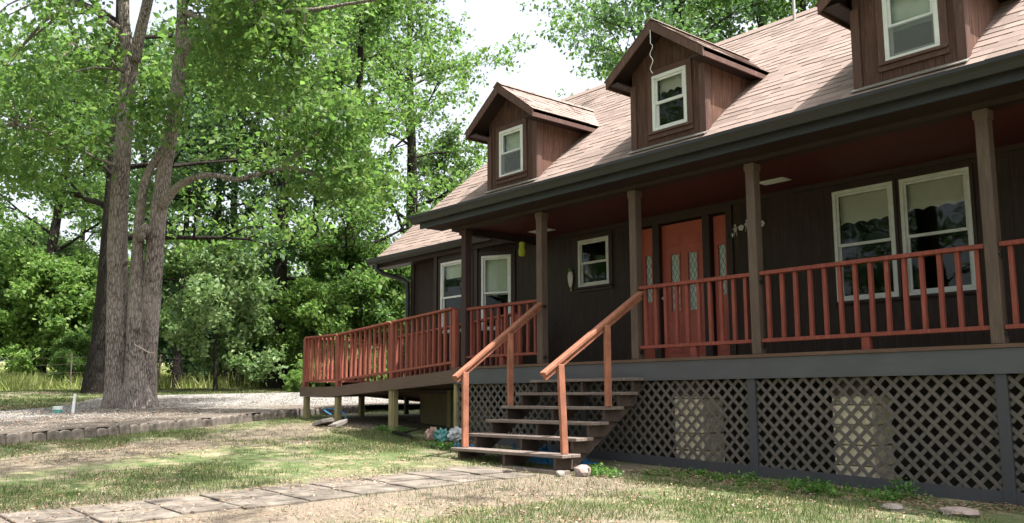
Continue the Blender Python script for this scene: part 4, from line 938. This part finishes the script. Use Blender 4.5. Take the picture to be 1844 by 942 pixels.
# the big three-stemmed oak
def stem(pix, wpx, mb, k=22, wob=.10, seed=0, sub=4):
    P0 = [pd(u, v, d) for (u, v, d) in pix]; Rr = [w_*.5*d/FPX for w_, (u, v, d) in zip(wpx, pix)]; pts, rad = [], []
    for i in range(len(P0)-1):      # Catmull-Rom resample
        a, b, c, d = P0[max(i-1, 0)], P0[i], P0[i+1], P0[min(i+2, len(P0)-1)]
        for j in range(sub):
            t = j/sub; pts.append(.5*((2*b)+(-a+c)*t+(2*a-5*b+4*c-d)*t*t+(-a+3*b-3*c+d)*t**3)); rad.append(Rr[i]*(1-t)+Rr[i+1]*t)
    pts.append(P0[-1]); rad.append(Rr[-1]); mb.tube(pts, rad, k, cap=True, wob=wob, seed=seed); return pts, rad
oak = empty('oak_tree', (-19.9, -2.0, zg(-19.9, -2)), 'huge grey oak with three fused trunks standing at the edge of the gravel', 'tree')
mb = MB(); S_ = []; D = 19.2
S_.append(stem([(212,750,D), (212,722,D), (212,690,D), (213,620,D), (212,500,D+.1), (213,400,D+.1), (222,250,D+.2), (230,150,D+.2), (240,95,D+.3)], [62,52,45,39,35,32,28,27,25], mb, seed=1, sub=6))
S_.append(stem([(236,110,D+.3), (224,40,D+.4), (220,-40,D+.5), (210,-160,D+.6), (190,-300,D+.8)], [22,18,17,13,6], mb, 12, seed=2))
S_.append(stem([(242,110,D+.2), (252,60,D+.1), (266,0,D), (290,-120,D-.2), (330,-280,D-.5)], [22,19,18,13,6], mb, 12, seed=3))
S_.append(stem([(243,745,D-.25), (243,700,D-.2), (244,620,D-.1), (246,520,D), (249,430,D+.05), (256,350,D+.05), (270,305,D+.1), (290,275,D+.1), (303,255,D+.2)], [56,42,33,25,19,16,14,13,10], mb, seed=4, sub=6))
S_.append(stem([(258,748,D+.1), (260,715,D+.1), (264,640,D+.1), (272,520,D+.1), (283,400,D+.15), (297,300,D+.2), (311,225,D+.2), (320,150,D+.2), (326,70,D+.2), (328,0,D+.3), (322,-120,D+.5), (300,-290,D+.8)], [58,45,39,34,29,26,23,22,20,18,15,6], mb, seed=5, sub=6))
S_.append(stem([(292,372,D), (318,338,D-.2), (350,320,D-.5), (385,315,D-.8), (425,323,D-1.1), (468,313,D-1.4), (520,302,D-1.8), (560,312,D-2), (600,322,D-2.2), (648,330,D-2.5)], [18,14,12,10,9,8,7,5,4,2.5], mb, 10, wob=.06, seed=6))
S_.append(stem([(500,305,D-1.7), (545,270,D-2), (575,235,D-2.1), (605,210,D-2.3)], [8,6,4,2], mb, 8, wob=0, seed=7))
S_.append(stem([(326,100,D+.2), (345,76,D), (366,60,D-.2), (385,48,D-.4), (420,20,D-.8), (470,-20,D-1.3), (520,-80,D-1.5)], [20,17,15,13,11,9,4], mb, 10, wob=.06, seed=8))
S_.append(stem([(330,20,D+.2), (380,40,D-.5), (440,45,D-1), (482,35,D-1.4), (520,20,D-1.7), (565,18,D-2), (615,9,D-2.3), (690,-4,D-2.8), (760,-30,D-3.2)], [11,9,8,9,9,8,6,5,2], mb, 8, wob=.05, seed=9))
S_.append(stem([(222,130,D), (207,118,D-.4), (190,92,D-.8), (168,85,D-1.2), (140,88,D-1.6)], [6,5,4,3,2], mb, 6, wob=0, seed=10))
S_.append(stem([(215,300,D), (175,285,D-.3), (130,262,D-.7), (85,240,D-1.2), (30,225,D-1.6)], [8,6,5,4,2], mb, 6, wob=0, seed=11))
S_.append(stem([(225,60,D+.4), (170,20,D), (110,-10,D-.6), (50,-60,D-1.2)], [12,9,7,3], mb, 8, wob=0, seed=12))
for a, (u, v, w1) in enumerate(((197,748,26), (210,755,34), (232,757,40), (256,755,36), (274,749,28), (250,744,30))):    # root flares
    mb.tube([pd(235+(u-235)*.55, 690, D-.1), pd(235+(u-235)*.85, 728, D-.15), pd(u, v, D-.2)], [w1*.5*D/FPX*.7, w1*.5*D/FPX, w1*.3*D/FPX], 12, wob=.12, seed=20+a)
for (u, v, r_) in ((262,412,9), (256,424,7), (228,470,4), (250,590,5)):
    mb.tube([pd(u-4, v+6, D-.1), pd(u, v, D-.55), pd(u+1, v-2, D-.62)], [r_*D/FPX*1.1, r_*D/FPX, r_*D/FPX*.5], 10, wob=.15, seed=u)
# twigs + leaf clusters
Cc, Rc = [], []; rs = random.Random(99)
allp = [(p, r_) for (ps, rd) in S_ for p, r_ in zip(ps, rd)]
def cluster(u, v, d, r_, twig=True):
    c = pd(u, v, d); Cc.append(tuple(c)); Rc.append(r_*1.4)
    if twig:
        q = min(allp, key=lambda a: (a[0]-c).length+ (0 if a[1] < .2 else .8)); s_ = q[0]; L = (c-s_).length
        mb.tube([s_, s_.lerp(c, .35)+Vector((0, 0, .1*L)), s_.lerp(c, .7)+Vector((0, 0, .08*L)), c], [min(.05, .012+.014*L), .012+.007*L, .014, .005], 5)
for (u, v, d, r_) in ((560,285,17.2,.5), (600,300,17,.6), (640,318,16.8,.55), (672,330,16.7,.4), (585,215,17,.55), (620,205,16.9,.6), (655,220,16.8,.5), (540,250,17.4,.45), (610,255,17,.5), (520,340,17.5,.35), (575,345,17.2,.35),
    (300,225,18.4,.4), (290,180,18.5,.4), (245,185,18.4,.35), (275,205,18.4,.45), (255,250,18.5,.3), (235,205,18.4,.25)): cluster(u, v, d, r_*1.15)
for _ in range(80):
    u, v = rs.uniform(355, 590), rs.uniform(-260, 190)
    if v > 60 and rs.random() < .35: continue
    cluster(u, v, rs.uniform(16.5, 22.5), rs.uniform(.35, .85))
for _ in range(52):
    u = rs.uniform(-60, 215); cluster(u, rs.uniform(-250, 330), rs.uniform(16.5, 22.5) if u < 170 else rs.uniform(20.3, 22.5), rs.uniform(.35, .75))
for _ in range(22): cluster(rs.uniform(80, 700), rs.uniform(-420, -40), rs.uniform(18, 23), rs.uniform(.5, 1.0))
H(mb, 'trunk', M['bark'], oak, smooth=True)
V, F = leaves_arr(Cc, Rc, 56000, .125, 5, flat=.6); cr = arr_mesh('crown', V, F, M['leaf_oak']); cr.parent = oak; cr.matrix_parent_inverse = Matrix.Translation(-oak.location)
rpts = [pd(u, v, D-.85) for u, v in ((242,620), (256,628), (270,636), (279,634))]
wander('rope', rpts, .012, M['rope'], 'pale cord tied around the right stem of the big oak', 'rope')

# far woods beyond the meadow, one mass
Cw, Rw = [], []; rs2 = np.random.default_rng(8)
for _ in range(1500):
    u = rs2.uniform(-150, 1000); d = rs2.uniform(85, 110); x, y = dirp(u, d); h = rs2.random()**.8*12; Cw.append((x, y, zg(x, y)+h)); Rw.append(rs2.uniform(.9, 2.0))
V, F = leaves_arr(Cw, Rw, 60000, .45, 77, flat=.7); tag(arr_mesh('woods', V, F, M['leaf_oak']), 'distant line of woods beyond the meadow', 'woods', kind='stuff')

# ------------------------------------------------------------------ ground cover
def vnoise(x, y, s, seed):
    r = np.random.default_rng(seed); g = r.random((256, 256)); X = (x*s) % 255; Y = (y*s) % 255; i = X.astype(int); j = Y.astype(int); fx_ = X-i; fy_ = Y-j; fx_ = fx_*fx_*(3-2*fx_); fy_ = fy_*fy_*(3-2*fy_)
    return (g[i, j]*(1-fx_)*(1-fy_)+g[(i+1) % 256, j]*fx_*(1-fy_)+g[i, (j+1) % 256]*(1-fx_)*fy_+g[(i+1) % 256, (j+1) % 256]*fx_*fy_)
def on_path(x, y): return (x > -8.34+.1*np.sin(y*5)) & (x < -7.5+.12*np.sin(y*3.3+1)) & (y < -1.7) & (y > -9.6)
def on_gravel(x, y): return (x < edge_x(y)+.05) & (x > far_x(y)) & (y > -8.6) & (y < 22)
def blades(name, n, x0, x1, y0, y1, h, wv, m, seed, thr, extra=None, zoff=0):
    r = np.random.default_rng(seed); x = r.uniform(x0, x1, n); y = r.uniform(y0, y1, n)
    q = .6*vnoise(x+100, y+100, .9, 5)+.4*vnoise(x+100, y+100, 3.1, 6); keep = r.random(n) < np.clip((q-thr)*5, .04, 1)
    keep &= ~on_path(x, y) & ~on_gravel(x, y) & ~((y > -.9) & (x > -11)) & ~((y > -.15) & (x > -16.3) & (x < 2.5))
    if extra is not None: keep &= extra(x, y, r)
    dd = np.abs(x+14.2+.45*y)+2.4*(vnoise(x+60, y+60, 1.3, 31)-.5); keep &= (dd > .75) | (r.random(len(x)) < .12)
    dp = np.abs(x+7.3)-1.0+1.0*(vnoise(x+60, y+60, 1.6, 32)-.5); keep &= (dp > .15) | (r.random(len(x)) < .25)
    x, y, q = x[keep], y[keep], q[keep]; n = len(x); z = gz(x, y)+zoff
    hh = h*(.4+.9*r.random(n))*(.6+.8*q); a = r.uniform(0, 2*math.pi, n); l = r.normal(0, .45, (n, 2))*hh[:, None]
    w2 = wv*(.6+.8*r.random(n)); dx, dy = np.cos(a)*w2, np.sin(a)*w2
    V = np.stack([np.stack([x-dx, y-dy, z-.005], -1), np.stack([x+dx, y+dy, z-.005], -1), np.stack([x+l[:, 0], y+l[:, 1], z+hh], -1)], 1).reshape(-1, 3)
    return tag(arr_mesh(name, V, np.arange(3*n).reshape(n, 3), m), kind='stuff')
o = blades('grass', 380000, -17, 1.5, -8.6, 1, .048, .003, M['grass'], 1, .33); tag(o, 'patchy short grass between the porch, the path and the gravel', 'grass')
o = blades('far_lawn_grass', 160000, -34.5, -17, -14, 8, .06, .008, M['grass'], 2, .3); tag(o, 'mown lawn beyond the gravel drive', 'grass')
o = blades('meadow_grass', 150000, -75, -33.6, -14, 40, .55, .02, M['meadowgrass'], 3, .0); tag(o, 'tall pale meadow grass beyond the fence', 'grass')
def quads(name, n, region, size, m, seed, label, cat, zoff=.012, extra=None):
    r = np.random.default_rng(seed); x = r.uniform(region[0], region[1], n); y = r.uniform(region[2], region[3], n); k = vnoise(x+50, y+80, 1.1, 9) > .42+.2*(r.random(n)-.5)
    k &= ~((y > -.05) & (x > -11.1) & (x < 2)) 
    if extra is not None: k &= extra(x, y)
    x, y = x[k], y[k]; n = len(x); z = gz(x, y)+zoff+np.where(on_path(x, y), .03, 0)+np.where(on_gravel(x, y), .10, 0); s = size*(.5+r.random(n)); a = r.uniform(0, 6.28, n); t = r.normal(0, .35, (n, 2))
    ca, sa = np.cos(a)*s, np.sin(a)*s; P0 = np.stack([x, y, z], -1)
    mk = lambda u, v, c: P0+np.stack([ca*u-sa*v*.6, sa*u+ca*v*.6, np.abs(u*t[:, 0]*s+v*t[:, 1]*s)+c*s], -1)
    V = np.stack([mk(-1, 0, 0), mk(0, .7, .25), mk(1, 0, .1), mk(0, -.7, .3)], 1).reshape(-1, 3); return tag(arr_mesh(name, V, np.arange(4*n).reshape(n, 4), m), label, cat, kind='stuff')
quads('leaf_litter', 40000, (-24, 0, -8.6, 1.5), .02, M['litter'], 4, 'dead brown leaves scattered over the lawn and gravel', 'dead leaves')
quads('leaf_litter', 5000, (-11, -2, -.8, -.1), .02, M['litter'], 6, 'strip of dead leaves along the foot of the lattice', 'dead leaves')
def stones(name, n, seed, label):
    r = np.random.default_rng(seed); y = r.uniform(-8.5, 10, n); t = r.random(n)**.6; a = edge_x(y); b = far_x(y); x = a+(b-a)*t; s = r.uniform(.008, .022, n)
    e = .13*np.minimum(1, (1-t)*8)*np.where(y < 8, 1, .3)*(1-.6*np.minimum(1, t*1.4)); z = gz(x, y)+e+.015
    oc = np.array([(1,0,0),(-1,0,0),(0,1,0),(0,-1,0),(0,0,1),(0,0,-1)], float); J = r.uniform(.6, 1.3, (n, 6, 3)); V = oc[None]*J*s[:, None, None]*np.array([1.1, 1.0, .6]); ang = r.uniform(0, 6.28, n); c, q = np.cos(ang)[:, None], np.sin(ang)[:, None]
    V = np.stack([V[..., 0]*c-V[..., 1]*q, V[..., 0]*q+V[..., 1]*c, V[..., 2]], -1)+np.stack([x, y, z], -1)[:, None]
    f = np.array([(0,2,4),(2,1,4),(1,3,4),(3,0,4),(2,0,5),(1,2,5),(3,1,5),(0,3,5)]); F = (np.arange(n)[:, None, None]*6+f[None]).reshape(-1, 3)
    return tag(arr_mesh(name, V.reshape(-1, 3), F, M['stones']), label, 'gravel', kind='stuff')
stones('gravel', 20000, 3, 'loose pale gravel stones on the drive')
# weeds along the skirt
def weed(x, y, r_, h, n, lab, seed):
    rs_ = np.random.default_rng(seed); C = [(x+rs_.uniform(-r_, r_), y+rs_.uniform(-.4, .4)*r_, zg(x, y)+h*rs_.uniform(.2, .8)) for _ in range(34)]
    V, F = leaves_arr(C, [h*.7+.05]*34, n, .034, seed, flat=.6, ups=.5); o = arr_mesh('weed', V, F, M['weed']); tag(o, lab, 'weed', 'weeds along the lattice')
weed(-6.85, -1.2, .18, .07, 500, 'small green weed beside the pinkish rock', 1)
weed(-6.1, -.55, .6, .03, 900, 'low green weed patch in front of the left cream pier', 2)
weed(-5.2, -.5, .75, .04, 1500, 'wide green weed patch below the lattice post at mid porch', 3)
weed(-3.95, -.30, .10, .14, 260, 'single upright weed against the skirt board at the right', 4)
weed(-4.3, -.55, .55, .03, 800, 'low weed patch between the wide patch and the upright weed', 5)
weed(-10.3, -.9, .4, .05, 600, 'green weeds on the ground left of the bottom step', 6)
weed(-12.6, -.2, .4, .06, 900, 'thin weeds at the foot of the middle ramp post', 7)
